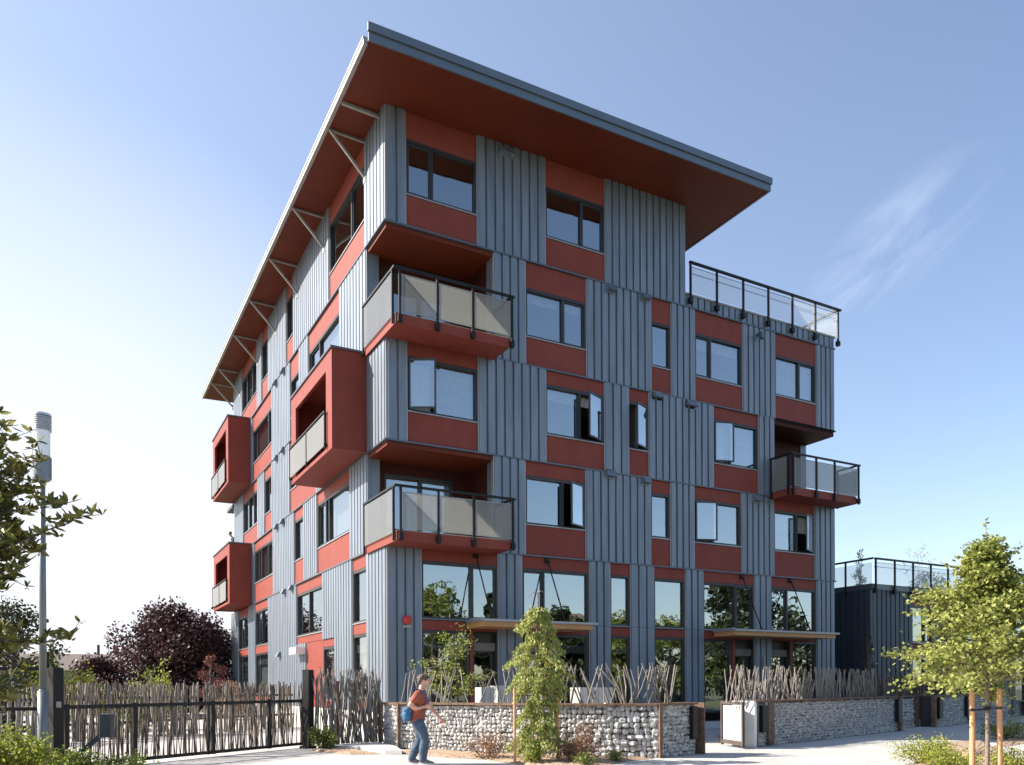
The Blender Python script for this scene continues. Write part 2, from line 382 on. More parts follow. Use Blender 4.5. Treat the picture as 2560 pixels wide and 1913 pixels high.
# --- floor 4
for a0, a1 in ((0, .63), (2.9, 5.32), (7.55, 8.57), (9.4, 12.34), (14.54, 15.36)): cladding(FA, a0, a1, L4, L5, bld, d=.02)
bay(FA, .63, 2.9, L4, 9.55, 11.13, L5, mull=(1.52,), opens=((0, 'l', .5),), shade=('blind', 1.))
bay(FA, 5.32, 7.55, L4, 9.55, 11.13, L5, shade=('blind', .22), mull=(6.62,), opens=((1, 'r', .42),))
bay(FA, 8.57, 9.4, L4, 9.55, 11.13, L5, opens=((0, 'r', .42),))
bay(FA, 12.34, 14.54, L4, 9.55, 11.13, L5, shade=('blind', 1.), mull=(13.2,), opens=((0, 'l', .3),))
# --- floor 3
for a0, a1 in ((3.42, 4.56), (6.8, 9.5), (10.34, 11.44), (13.67, 15.36), (17.53, 18.7)): cladding(FA, a0, a1, L3, L4, bld)
bay(FA, 4.56, 6.8, L3, 6.63, 8.15, L4, mull=(5.95,), opens=((1, 'r', .42),))
bay(FA, 9.5, 10.34, L3, 6.63, 8.15, L4)
bay(FA, 11.44, 13.67, L3, 6.63, 8.15, L4, mull=(12.35,), opens=((0, 'l', .35),))
bay(FA, 15.36, 17.53, L3, 6.63, 8.15, L4, mull=(16.6,), opens=((1, 'r', .42),), shade=('blind', .45))
# --- base storeys of face A
for a0, a1 in ((0, 1.05), (3.56, 4.42), (6.93, 7.78), (8.6, 9.62), (10.99, 11.84), (14.3, 15.18), (17.62, 18.66)): cladding(FA, a0, a1, .25, L3, bld, d=.0)
for a0, a1, mu in ((1.05, 3.56, (2.68,)), (4.42, 6.93, (5.22,)), (7.78, 8.6, ()), (9.62, 10.99, ()), (11.84, 14.3, (13.42,)), (15.18, 17.62, (16.05,))):
    red(FA, a0, a1, 5.23, L3, bld); red(FA, a0, a1, 3.2, 3.5, bld)
    window(FA, a0, a1, 3.545, 5.23, bld, mull=mu)
window(FA, 1.05, 2.6, .55, 3.2, bld, sill=False)
window(FA, 5.34, 6.93, .55, 3.2, bld, sill=False, mull=())
window(FA, 7.78, 8.6, .55, 3.2, bld, sill=False)
window(FA, 9.62, 10.99, .55, 3.2, bld, sill=False, shade='curtaind')
window(FA, 11.84, 13.2, .55, 3.2, bld, sill=False)
window(FA, 16.3, 17.62, .55, 3.2, bld, sill=False)
for a0, a1, pa in ((2.6, 3.56, 2.66), (4.42, 5.34, 5.28), (13.2, 14.3, 13.27), (15.18, 16.3, 16.22)):   # entrance doors in shallow lobbies
    mb = MB(); FA.box(mb, pa - .05, pa + .05, -.10, .02, .25, 3.2); mb.build('red_post', M['red'], bld)
    dm = MB()
    lo, hi = (pa + .1, a1 - .04) if pa - a0 < .2 else (a0 + .04, pa - .1)
    for s0, s1, q0, q1 in ((lo, lo + .09, .3, 2.7), (hi - .09, hi, .3, 2.7), (lo + .09, hi - .09, .3, .5), (lo + .09, hi - .09, 2.58, 2.7), (lo, hi, 2.7, 3.2)):
        FA.box(dm, s0, s1, -.26, -.20, q0, q1)
    for s in (lo - .03, hi): FA.box(dm, s, s + .03, -.30, -.02, .25, 3.2)
    do = dm.build('door', M['frame'], bld)
    pm = MB(); pm.quad(FA.P(lo + .09, -.23, .5), FA.P(hi - .09, -.23, .5), FA.P(hi - .09, -.23, 2.58), FA.P(lo + .09, -.23, 2.58)); pm.build('pane', M['glass'], do)
    hm = MB(); hm.tube([FA.P(hi - .14, -.17, .95), FA.P(hi - .14, -.17, 1.35)], .012, 6); hm.build('handle', M['galv'], do)
for a in (4.0, 14.72):
    lm = MB(); FA.box(lm, a - .04, a + .04, .05, .13, 2.15, 2.6); FA.box(lm, a - .06, a + .06, .0, .06, 2.1, 2.65); lm.build('wall_lamp', M['galv'], bld)

# --- face B
for a0, a1 in ((0, 1.77), (5.6, 10.7), (11.9, 15.4), (16.8, 17.9), (21.7, 24.1)): cladding(FB, a0, a1, L6, 18.24, bld)
for a0, a1, mu in ((1.77, 5.6, (3.2,)), (10.7, 11.9, ()), (15.4, 16.8, ()), (17.9, 21.7, (19.2, 20.5))):
    red(FB, a0, a1, L6, 15.80, bld); red(FB, a0, a1, 17.53, 18.24, bld); window(FB, a0, a1, 15.84, 17.53, bld, mull=mu, shade=('curtaind', 1.) if a0 > 15 else None)
for a0, a1 in ((1.62, 4.41), (8.4, 9.82), (11.25, 14.7), (19.0, 19.5), (24.0, 24.1)): cladding(FB, a0, a1, L5, L6, bld)
bay(FB, 4.41, 8.4, L5, 12.52, 14.12, L6, mull=(7.0,), shade=('blind', 1.))
bay(FB, 9.82, 11.25, L5, 12.52, 14.04, L6)
bay(FB, 14.7, 19.0, L5, 12.52, 14.1, L6, mull=(15.6,), shade=('curtaind', .7))
for a0, a1 in ((0, 1.63), (6.6, 7.43), (11.4, 14.8), (16.3, 17.9), (21.5, 24.1)): cladding(FB, a0, a1, L4, L5, bld)
bay(FB, 7.43, 11.4, L4, 9.6, 11.1, L5, mull=(9.4,))
bay(FB, 14.8, 16.3, L4, 9.52, 11.1, L5, shade='curtaind')
bay(FB, 17.9, 21.5, L4, 9.5, 11.1, L5, mull=(19., 20.2), shade=('curtaind', .6))
for a0, a1 in ((1.63, 3.4), (7.28, 9.26), (10.7, 14.6), (18.7, 19.3)): cladding(FB, a0, a1, L3, L4, bld)
bay(FB, 3.4, 7.28, L3, 6.6, 8.2, L4, mull=(5.9, 6.3), shade=('blind', 1.))
bay(FB, 9.26, 10.7, L3, 6.6, 8.2, L4, shade='curtaind')
bay(FB, 14.6, 18.7, L3, 6.62, 8.17, L4, mull=(15.8, 17.2), shade='curtaind')
for a0, a1 in ((0, 1.76), (10.4, 15.65), (18.6, 20.25), (23.1, 25.2)): cladding(FB, a0, a1, .8, L3, bld)
cladding(FB, 3.16, 6.64, 3.24, L3, bld); cladding(FB, 3.16, 5.16, .8, 3.24, bld); cladding(FB, 8.95, 10.4, .8, 3.24, bld)
for a0, a1, mu in ((1.76, 3.16, ()), (6.64, 10.4, (8.6,)), (15.65, 18.6, (17.2,)), (20.25, 23.1, (21.6,))):
    red(FB, a0, a1, 5.22, L3, bld)
    window(FB, a0, a1, 3.56, 5.22, bld, mull=mu, shade=None)
red(FB, 6.64, 10.4, 3.24, 3.52, bld); red(FB, 5.16, 6.64, 2.96, 3.24, bld); red(FB, 6.64, 8.95, .8, 3.24, bld)
for a0, a1, zt in ((1.76, 3.16, 3.19), (15.65, 18.6, 3.16), (20.25, 23.1, 3.2)):
    red(FB, a0, a1, zt, 3.52, bld); window(FB, a0, a1, 1.22, zt, bld, mull=(), shade=('blind', .9)); red(FB, a0, a1, .8, 1.18, bld)
window(FB, 5.16, 6.64, 1.1, 2.96, bld, shade=('blind', .8)); red(FB, 5.16, 6.64, .8, 1.06, bld)
mb = MB(); FB.box(mb, -.02, 25.25, -.4, .03, -.3, .795); mb.box(.03, 18.7, -.02, .4, -.3, .245); mb.build('plinth', M['conc'], bld)

mb = MB()
for z0, z1 in ((.25, L3 - .036), (L4 + .014, L5 - .036), (L6 + .014, 18.2)): mb.box(-.026, .03, -.026, .03, z0, z1)
mb.build('corner_trim', M['trim'], bld)
# ledge flashings between storeys
for z, segA, segB in ((L3, (-.05, 18.72), (0, 19.3)), (L4, (-.05, 15.4), (0, 24.12)), (L5, (-.05, 18.72), (1.62, 24.12)), (L6, (-.05, 18.72), (-.0, 24.12))):
    mb = MB(); FA.box(mb, segA[0], segA[1], -.1, .075, z - .035, z + .012); FB.box(mb, segB[0] - .05, segB[1], -.1, .075, z - .034, z + .013)
    mb.build('ledge', M['ledge'], bld)
mb = MB(); FA.box(mb, 15.4, 18.72, -.1, .075, L5 - .037, L5 + .012); mb.build('ledge', M['ledge'], bld)
mb = MB(); FA.box(mb, 1.04, 2.6, -.02, .05, 3.505, 3.53); FA.box(mb, 6.5, 18.66, -.02, .055, 3.5, 3.525); mb.build('ledge', M['ledge'], bld)

# floors, inner walls, hidden elevations
mb = MB()
for z in (L3, 2.9): mb.box(.1, 18.5, .1, 24.0, z - .28, z - .03)
for z, xa, xb in ((L4, 3.7, 18.5), (L5, .1, 15.25), (L6, 3.7, 18.5)):
    mb.box(.1, 18.5, 1.95, 24, z - .28, z - .03); mb.box(xa, xb, .12, 1.95, z - .28, z - .03)
mb.box(.1, 18.5, .1, 24, .0, .25)
mb.build('floor_slabs', M['inner'], bld)
mb = MB(); mb.box(5, 14, 5, 19, .25, 18.1)
for x in (3.2, 9.1, 13.9): mb.box(x, x + .12, .3 if x > 3.5 else 1.8, 5, .25, L6)
for y in (6.8, 12.2, 18.9): mb.box(.3, 5, y, y + .12, .25, 18.1)
mb.build('interior_walls', M['inner'], bld)
mb = MB(); mb.box(.0, 18.72, 24.1, 24.3, 0, L6); mb.box(18.5, 18.72, .05, 24.1, 0, L4); mb.box(18.5, 18.72, 1.5, 24.1, L4, L5); mb.box(18.5, 18.72, .05, 24.1, L5, L6 + .44)
mb.box(10.9, 11.07, .03, 24.1, L6, 18.42); mb.box(0, 11.0, 24.1, 24.28, L6, 18.2); mb.box(.05, 18.5, 24.3, 25.2, 0, L3)
mb.build('rear_walls', M['clad'], bld)

# corner recesses on floors 5 and 3 (loggias behind the balconies)
def recess(z0, z1):
    mb = MB()
    mb.box(.02, 3.44, .02, 1.9, z1 - .16, z1 - .04)                          # red ceiling
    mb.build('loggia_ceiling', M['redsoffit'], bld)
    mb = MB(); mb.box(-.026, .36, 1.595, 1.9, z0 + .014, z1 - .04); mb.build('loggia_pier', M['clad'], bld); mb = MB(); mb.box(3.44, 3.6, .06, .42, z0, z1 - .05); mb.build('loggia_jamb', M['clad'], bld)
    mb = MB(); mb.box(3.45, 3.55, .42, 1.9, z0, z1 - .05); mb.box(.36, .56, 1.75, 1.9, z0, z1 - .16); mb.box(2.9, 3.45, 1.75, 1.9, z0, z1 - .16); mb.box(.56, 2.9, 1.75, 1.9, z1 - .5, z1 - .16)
    mb.build('loggia_wall', M['loggiashade'], bld)
    F = Face((0, 1.75, 0), (1, 0, 0), (0, -1, 0))
    window(F, .56, 2.9, z0 + .1, z1 - .5, bld, mull=(1.75,), shade=('blind', 1.) if z0 < 7 else None, sill=False)
    mb = MB(); mb.box(.02, 3.44, .02, 1.9, z0 - .12, z0 + .02); mb.build('loggia_floor', M['deck'], bld)
recess(L5, L6); recess(L3, L4)
# right recess, floor 4
mb = MB(); mb.box(15.38, 18.7, .02, 1.5, L5 - .2, L5 - .05); mb.box(15.3, 15.4, .35, 1.5, L4, L5 - .05); mb.box(15.4, 18.4, 1.45, 1.6, L4, L5 - .2); mb.build('loggia_ceiling', M['loggiashade'], bld)
mb = MB(); mb.box(15.28, 15.42, .04, .36, L4, L5 - .05); mb.build('loggia_jamb', M['clad'], bld); mb = MB(); mb.box(18.4, 18.72, 1.4, 1.6, L4, L5 - .2); mb.build('loggia_pier', M['clad'], bld)
mb = MB(); mb.box(15.38, 18.7, .02, 1.5, L4 - .12, L4 + .02); mb.build('loggia_floor', M['deck'], bld)

# balconies
def balcony(u0, u1, out, zb, back_left, back_right, posts, kind, side_v=None):
    b = thing('balcony', None, None, (u0, -out, zb)); b.parent = bld
    del_keys = [k for k in ('label', 'category') if k in b]
    for k in del_keys: del b[k]
    mb = MB(); mb.box(u0, u1, -out, -.08, zb, zb + .27)
    if side_v: mb.box(u0, -.08, -.08, side_v, zb, zb + .27)
    mb.build('slab', M['red'], b)
    mb = MB(); mb.box(u0 + .03, u1 - .03, -out + .03, -.1, zb + .272, zb + .30); mb.build('decking', M['deck'], b)
    zt = zb + 1.52
    rm = MB()
    yo = -out - .05
    rm.box(u0 - .06, u1 + .14, yo - .035, yo + .035, zt - .06, zt)           # top rail
    xl = u0 - .05
    yb = side_v if side_v else back_left
    rm.box(xl - .035, xl + .035, yo - .03, yb, zt - .058, zt + .002)
    rm.box(u1 + .015, u1 + .085, yo, back_right, zt - .058, zt + .002)
    for x in posts:
        rm.box(x - .03, x + .03, yo - .03, yo + .03, zb - .02, zt - .06)
        rm.box(x - .06, x + .06, yo - .05, yo + .05, zb + .02, zb + .2)
    rm.box(xl - .03, xl + .03, yo + .13, yo + .19, zb + .0, zt - .06)
    rm.box(xl - .028, xl + .028, yb - .06, yb, zb + .0, zt - .06)
    rm.box(u1 + .02, u1 + .08, back_right - .05, back_right, zb, zt - .06)
    rm.build('railing', M['black'], b)
    g = MB()
    for x0, x1 in zip(posts, posts[1:]):
        g.box(x0 + .09, x1 - .05, yo - .008, yo + .008, zb + .33, zt - .2)
    g.box(xl - .008, xl + .008, yo + .22, yb - .07, zb + .22, zt - .1)
    g.box(u1 + .04, u1 + .055, yo + .08, back_right - .06, zb + .33, zt - .2)
    g.build('glass_panels', M[kind], b)
    f = MB()
    for x0, x1 in zip(posts, posts[1:]):
        for (s0, s1, q0, q1) in ((x0 + .05, x1 - .04, zt - .2, zt - .185), (x0 + .05, x1 - .04, zb + .315, zb + .33), (x0 + .06, x0 + .085, zb + .33, zt - .2)):
            f.box(s0, s1, yo - .012, yo + .012, q0, q1)
    f.build('panel_frames', M['galv'], b)
    return b
b1 = balcony(-.12, 3.42, 1.1, 11.50, 0, 0, (-.02, 1.1, 2.2, 3.48), 'frost', 1.55); b1['label'] = 'upper corner balcony with frosted glass'
b2 = balcony(-.12, 3.42, 1.1, 5.55, 0, 0, (-.02, 1.1, 2.2, 3.48), 'frost', 1.55); b2['label'] = 'lower corner balcony with frosted glass'
b3 = balcony(15.2, 18.75, 1.0, 8.52, -.05, -.05, (15.25, 16.45, 17.45, 18.8), 'frost', None); b3['label'] = 'right end balcony with glass railing'

# projecting box balconies on face B
def boxbalcony(v0, v1, z0, z1, o=1.1):
    b = thing('box_balcony', None, None, (-o, v0, z0)); b.parent = bld
    t = .12
    mb = MB()
    mb.box(-o, .0, v0, v0 + t, z0 + t, z1 - t); mb.box(-o, .0, v1 - t, v1, z0 + t, z1 - t)
    mb.box(-o, .0, v0, v1, z0, z0 + .2 - .08); mb.box(-o, .0, v0, v1, z1 - t, z1)
    for (a, c, q0, q1) in ((v0, v0 + .62, z0 + t, z1 - t), (v1 - .62, v1, z0 + t, z1 - t)):
        mb.box(-o, -o + .1, a + .12 if a == v0 else a, c if a == v0 else c - .12, q0, q1)
    mb.box(-o, -o + .1, v0 + .62, v1 - .62, z1 - .5, z1 - t)
    mb.build('shell', M['red'], b)
    mb = MB(); mb.box(-o - .05, .0, v0 - .05, v1 + .05, z1 + .002, z1 + .06); mb.build('coping', M['ledge'], b)
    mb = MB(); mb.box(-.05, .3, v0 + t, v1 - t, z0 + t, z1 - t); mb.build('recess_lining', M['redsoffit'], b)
    x = -o - .07; zr = z0 + 1.25
    rm = MB(); rm.box(x - .03, x + .03, v0 + .5, v1 - .02, zr - .05, zr)
    ps = (v0 + .53, (v0 + v1) / 2 + .2, v1 - .05)
    for p in ps: rm.box(x - .022, x + .022, p - .022, p + .022, z0 + .1, zr - .05); rm.box(x - .03, x + .08, p - .03, p + .03, z0 + .16, z0 + .26)
    rm.build('railing', M['black'], b)
    g = MB()
    for p, q in zip(ps, ps[1:]): g.box(x - .008, x + .008, p + .06, q - .06, z0 + .2, zr - .1)
    g.build('glass_panels', M['frost2'], b)
    return b
boxbalcony(1.66, 6.65, 8.66, 11.64)['label'] = 'near projecting red box balcony'
boxbalcony(19.5, 24.3, 11.64, 14.9)['label'] = 'far upper red box balcony'
boxbalcony(19.3, 24.2, 5.68, 8.62)['label'] = 'far lower red box balcony'

# roof
u0, u1, v0, v1 = -1.14, 13.05, -2.0, 27.2
zs = lambda u: 18.18 + .019 * u
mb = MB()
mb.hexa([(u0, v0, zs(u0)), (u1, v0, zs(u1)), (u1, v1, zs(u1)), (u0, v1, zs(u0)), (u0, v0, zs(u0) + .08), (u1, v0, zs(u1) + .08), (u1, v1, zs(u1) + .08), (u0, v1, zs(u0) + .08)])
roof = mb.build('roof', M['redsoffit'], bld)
mb = MB()
mb.hexa([(u0 + .1, v0 + .05, zs(u0) + .082), (u1 - .1, v0 + .05, zs(u1) + .082), (u1 - .1, v1 - .05, zs(u1) + .082), (u0 + .1, v1 - .05, zs(u0) + .082), (u0 + .1, v0 + .05, zs(u0) + .34), (u1 - .1, v0 + .05, zs(u1) + .34), (u1 - .1, v1 - .05, zs(u1) + .34), (u0 + .1, v1 - .05, zs(u0) + .34)])
mb.build('roof_deck', M['roofing'], roof)
mb = MB()     # front fascia in two laps
def slab(mb, a0, a1, y0, y1, f0, f1, mi=0):
    mb.hexa([(a0, y0, zs(a0) + f0), (a1, y0, zs(a1) + f0), (a1, y1, zs(a1) + f0), (a0, y1, zs(a0) + f0), (a0, y0, zs(a0) + f1), (a1, y0, zs(a1) + f1), (a1, y1, zs(a1) + f1), (a0, y1, zs(a0) + f1)], mi)
slab(mb, u0 - .03, u1 + .06, v0 - .05, v0 - .002, -.02, .20); slab(mb, u0 - .06, u1 + .09, v0 - .10, v0 - .02, .205, .42)
slab(mb, u1 + .002, u1 + .06, v0, v1, -.02, .2); slab(mb, u1 + .002, u1 + .09, v0 - .02, v1, .205, .42)
mb.build('fascia', M['fascia'], roof)
mb = MB(); mb.box(u0 - .11, u0 - .004, v0 + .12, v1, zs(u0) - .02, zs(u0) + .17); mb.box(u0 - .13, u0 - .11, v0 + .12, v1, zs(u0) + .12, zs(u0) + .18)
mb.build('gutter', M['galv'], roof)
for i, v in enumerate((1.68, 6.15, 9.9, 13.75, 17.6, 22.15, 24.4)):
    mb = MB(); zf = 17.0
    mb.bar((-.03, v, zf), (-1.12, v, zs(u0) - .04), .07, .07); mb.bar((-.03, v, 18.08), (-1.12, v, 18.11), .06, .05)
    mb.box(-.07, -.02, v - .08, v + .08, zf - .16, zf + .1)
    mb.build('roof_strut', M['galv'], bld)
mb = MB(); mb.bar((-.03, .42, 18.08), (-1.12, .42, 18.11), .09, .08); mb.build('roof_strut', M['galv'], bld)

# terrace parapet and railing
cladding(FA, 11.07, 18.72, L6, 15.3, bld, d=-.03)
mb = MB(); mb.box(11.07, 18.76, -.05, .16, 15.3, 15.36); mb.box(18.6, 18.77, .16, 14, 15.301, 15.361); mb.build('parapet_coping', M['galv'], bld)
mb = MB(); mb.box(11.07, 18.6, .05, 24, 14.9, 15.05); mb.build('terrace_deck', M['deck'], bld)
def railing(parent, posts, y, z0, z1, side=None, sidex=None):
    r = MB(); yo = y
    r.box(posts[0] - .04, posts[-1] + .16, yo - .045, yo + .045, z1 - .07, z1)
    for x in posts: r.box(x - .032, x + .032, yo - .032, yo + .032, z0 - .34, z1 - .07); r.box(x - .07, x + .07, yo - .06, yo + .07, z0 - .36, z0 - .18)
    if side:
        r.box(sidex - .04, sidex + .04, yo, side[-1], z1 - .068, z1 + .002)
        for v in side: r.box(sidex - .03, sidex + .03, v - .03, v + .03, z0 - .34, z1 - .068)
    ro = r.build('roof_railing', M['black'], parent)
    g = MB()
    for a, c in zip(posts, posts[1:]): g.box(a + .05, c - .05, yo - .006, yo + .006, z0 + .02, z1 - .2)
    if side:
        for a, c in zip([y] + list(side), side): g.box(sidex - .006, sidex + .006, a + .06, c - .05, z0 + .02, z1 - .2)
    g.build('glass_panels', M['frostc'], ro)
    e = MB()
    for a, c in zip(posts, posts[1:]): e.box(a + .04, c - .04, yo - .012, yo + .012, z1 - .2, z1 - .185); e.box(a + .04, c - .04, yo + .10, yo + .125, z1 - .36, z1 - .34)
    e.build('panel_edges', M['galv'], ro)
M['frostc'] = frostmat('rail_clear_glass', (.55, .6, .62), .22)
railing(bld, [11.22, 12.45, 13.73, 15.0, 16.27, 17.52, 18.82], -.12, 15.34, 16.45, (1.3, 2.6, 3.9, 5.2, 6.5), 18.84)

# exhaust hoods and lights on the walls
def hood(F, a, z, w=.34, k=0):
    mb = MB(); P = F.P; h = .2
    if k == 0:
        mb.hexa([P(a - w / 2, .0, z - h / 2), P(a + w / 2, .0, z - h / 2), P(a + w / 2, .24, z - h / 2), P(a - w / 2, .24, z - h / 2), P(a - w / 2, 0, z + h / 2), P(a + w / 2, 0, z + h / 2), P(a + w / 2, .14, z + h / 2), P(a - w / 2, .14, z + h / 2)])
        F.box(mb, a - w / 2 - .03, a + w / 2 + .03, .0, .07, z - h / 2 - .06, z + h / 2 + .04)
    else:
        F.box(mb, a - .05, a + .05, 0, .3, z - .0, z + .09); F.box(mb, a - .09, a + .09, .2, .34, z - .16, z - .0)
    mb.build('exhaust_hood', M['clad'] if k == 0 else M['ledge'], bld)
for a, z, w, k in ((3.9, 18.02, .5, 0), (7.82, 14.72, .34, 0), (9.25, 14.76, .34, 0), (14.5, 14.5, .3, 1), (9.75, 11.5, .36, 0), (11.25, 11.45, .42, 0), (7.76, 8.56, .36, 0), (9.25, 8.52, .3, 0), (14.4, 8.46, .34, 0)):
    hood(FA, a, z, w, k)
for a, z in ((12.2, 14.78), (13.65, 14.76), (12.35, 11.5), (13.6, 11.48), (12.45, 8.52), (13.6, 8.5), (11.0, 5.58), (12.25, 5.55), (13.2, 2.95)): hood(FB, a, z, .28, 0)
mb = MB(); FB.box(mb, 9.0, 10.0, .05, .42, 2.82, 3.08); mb.build('door_hood', M['white'], bld)
mb = MB()
mb.tube([FA.P(.57, .05, 3.47), FA.P(.57, .13, 3.47)], .135, 20); mb.ellip(FA.P(.57, .13, 3.47), (.12, .05, .12), 14, 8)
al = mb.build('alarm_bell', M['alarm'], bld)
mb = MB(); FA.box(mb, .44, .70, .05, .1, 3.24, 3.32); mb.build('backplate', M['galv'], al)

# entrance canopies
def canopy(a0, a1, out, z, rods):
    c = thing('canopy', None, None, (a0, 0, z)); c.parent = bld
    mb = MB(); FA.box(mb, a0, a1, .055, out, z, z + .15); mb.build('wooden_plate', M['wood'], c)
    mb = MB(); FA.box(mb, a0 - .05, a1 + .16, .052, out + .06, z + .152, z + .22)
    FA.box(mb, a0 - .06, a0 - .02, .3, out, z + .222, z + .27); mb.build('cap_flashing', M['trim'], c)
    for (a, zt) in rods:
        mb = MB(); mb.tube([FA.P(a, .06, zt), FA.P(a + .02, out - .12, z + .25)], .022, 6)
        FA.box(mb, a - .08, a + .08, .0, .07, zt - .08, zt + .08); FA.box(mb, a - .12, a + .14, out - .2, out - .04, z + .222, z + .25)
        mb.build('tie_rod', M['black'], c)
canopy(2.5, 6.3, 1.15, 3.28, ((2.8, 5.5), (5.33, 5.52)))
canopy(12.3, 17.4, 1.1, 3.28, ((13.68, 5.52), (16.18, 5.52)))

# rear corner balcony that the second man leans on
rb = thing('rear_balcony', None, None, (0, 24.3, 8.4)); rb.parent = bld
mb = MB(); mb.box(.0, 3, 24.3, 26.4, 8.38, 8.6); mb.box(-.1, 3, 24.3, 26.0, 11.45, 11.62); mb.build('slab', M['clad2'], rb)
mb = MB(); mb.box(-.08, -.02, 24.3, 26.45, 9.6, 9.65); mb.box(-.05, 3, 26.4, 26.46, 9.6, 9.65)
for y in (24.5, 25.4, 26.4): mb.box(-.07, -.03, y - .02, y + .02, 8.4, 9.6)
mb.build('railing', M['black'], rb)
mb = MB(); mb.box(-.06, -.045, 24.6, 26.3, 8.66, 9.5); mb.build('glass_panels', M['frost2'], rb)

# ------------------------------------------------------------------ neighbouring wing
b2 = thing('low_neighbour_building', 'low dark ribbed steel block with a railed roof terrace right of the tall block', 'building', (20.9, 0, 0))
FA2 = Face((0, 0, 0), (1, 0, 0), (0, -1, 0)); FB2 = Face((20.9, 0, 0), (0, 1, 0), (-1, 0, 0))
def clad2(F, a0, a1, z0, z1): return cladding(F, a0, a1, z0, z1, b2, 'clad2', .30)
bays2 = [(23.5, 24.85), (27.3, 28.65), (31.1, 32.4), (35, 36.3)]
e = 20.9
for a0, a1 in bays2:
    clad2(FA2, e, a0, .1, 5.45); e = a1
    red(FA2, a0, a1, 4.9, 5.45, b2); red(FA2, a0, a1, 2.98, 3.3, b2)
    window(FA2, a0, a1, 3.33, 4.9, b2, mull=(a0 + .9,)); window(FA2, a0, a1, .7, 2.96, b2, mull=(a0 + .9,), sill=False)
clad2(FA2, e, 42, .1, 5.45)
clad2(FB2, 0, 9, .1, 5.45)
mb = MB(); mb.box(21, 42, .5, 9, 0, 5.2); mb.build('building_core', M['inner'], b2)
mb = MB(); mb.box(20.82, 42, -.08, .25, 5.45, 5.68); mb.box(20.82, 21.1, .25, 9, 5.451, 5.681); mb.build('parapet_coping', M['ledge'], b2)
r = [21.0 + 1.2 * i for i in range(18)]
railing(b2, r, -.14, 5.66, 6.74, (1.2, 2.4, 3.6, 4.8, 6, 7.2), 20.84)

# ------------------------------------------------------------------ ground
def sheet(name, poly, z, m, kind='structure', label=None):
    mb = MB(); mb.add([(x, y, z) for x, y in poly], [tuple(range(len(poly)))])
    o = mb.build(name, m); o['kind'] = kind
    return o
sheet('ground', [(-260, -200), (260, -200), (260, 320), (-260, 320)], -.03, M['soil'])
ca, sa = math.cos(math.radians(15.8)), math.sin(math.radians(15.8))
def St(t, q): return (6.88 + t * ca + q * sa * 1.0, -7.27 + t * sa - q * ca)   # along the street, q towards the street
sheet('road', [St(-60, 9.4), St(-60, 19), St(120, 19), St(120, 9.4)], -.012, M['road'])
mb = MB(); a, b_, c, d = St(-22, 9.25), St(-22, 9.4), St(120, 9.4), St(120, 9.25); mb.prism([a, b_, c, d], -.03, .02); tag(mb.build('kerb', M['conc']), kind='structure')
sheet('pavement', [(-30, -16.3), (-30, -6.2), (-8.6, -5.4), (-2.75, -2.45), (-2.1, -3.9), (-.75, -5.4), (.0, -6.3), (3.2, -5.), (18, -2.6), St(120, 0), St(120, 9.25), St(-22, 9.25)], 0.0, M['walk'])
sheet('driveway', [(-30, -6.2), (-8.6, -5.4), (-2.75, -2.45), (-.1, -2.3), (-.1, 30), (-9, 32), (-30, 10)], -.006, M['drive'])
sheet('courtyard_ground', [(-.1, -2.3), (-2.1, -3.9), (0, -6.3), (3.2, -5), (18, -2.6), (40, 2), (40, 30), (-.1, 30)], -.008, M['walk'])
def bed(name, poly, label, m='mulch'):
    mb = MB(); n = 26
    xs = [p[0] for p in poly]; ys = [p[1] for p in poly]
    cx = sum(xs) / len(xs); cy = sum(ys) / len(ys)
    # concentric rings, edge low, middle heaped a little
    o = []
    rings = 6
    dense = []
    for i in range(len(poly)):
        a = Vector(poly[i]); c = Vector(poly[(i + 1) % len(poly)]); k = max(2, int((c - a).length / .25))
        for j in range(k): dense.append(a.lerp(c, j / k))
    m_ = len(dense)
    for rr in range(rings + 1):
        f = 1 - rr / rings * .96
        for p in dense:
            q = Vector((cx, cy)).lerp(p, f)
            mb.v.append((q.x + U(-.02, .02), q.y + U(-.02, .02), .006 + (.035 * min(1, rr) + U(-.012, .016) if rr else 0)))
    for rr in range(rings):
        for i in range(m_):
            mb.f.append((rr * m_ + i, rr * m_ + (i + 1) % m_, (rr + 1) * m_ + (i + 1) % m_, (rr + 1) * m_ + i)); mb.m.append(0)
    mb.f.append(tuple((rings) * m_ + i for i in range(m_))); mb.m.append(0)
    ob = mb.build(name, M[m]); tag(ob, label, None, None, 'structure'); return ob
bed('planting_bed', [(-.72, -3.2), (-1.25, -4.4), (-.86, -5.66), (-.3, -6.6), (-.12, -7.8), (-.25, -9.3), (-.3, -10.3), (.7, -9.6), (1.27, -9.05), (1.99, -8.6), (2.9, -8.4), (2.2, -7.6), (.4, -5.1)], None)
bed('planting_bed', [(4.3, -15.6), (4.9, -12.8), (6.3, -12.0), (8.9, -10.3), (12.4, -8.6), (14, -8.7), (9.3, -12.1), (6.6, -15)], None)
bed('planting_bed', [(11.4, -10.5), (15.6, -8.5), (24, -6.2), (22, -7.6), (14, -10)], None)
bed('planting_bed', [(-2.6, -1.9), (-2.85, -2.5), (-2.35, -4.0), (-1.7, -4.3), (-2.0, -3.0), (-1.9, -2.0)], None)
bed('planting_bed', [(-12, -9.5), (-6.95, -9.0), (-6.9, -4.6), (-8.4, -4.9), (-12, -6)], None)
mb = MB(); mb.prism([(-2.55, -1.85), (-.85, -1.65), (-.95, -3.2), (-1.3, -4.5), (-1.6, -4.2), (-1.75, -2.9), (-2.45, -2.1)], .0, .09); tag(mb.build('kerb', M['conc']), kind='structure')

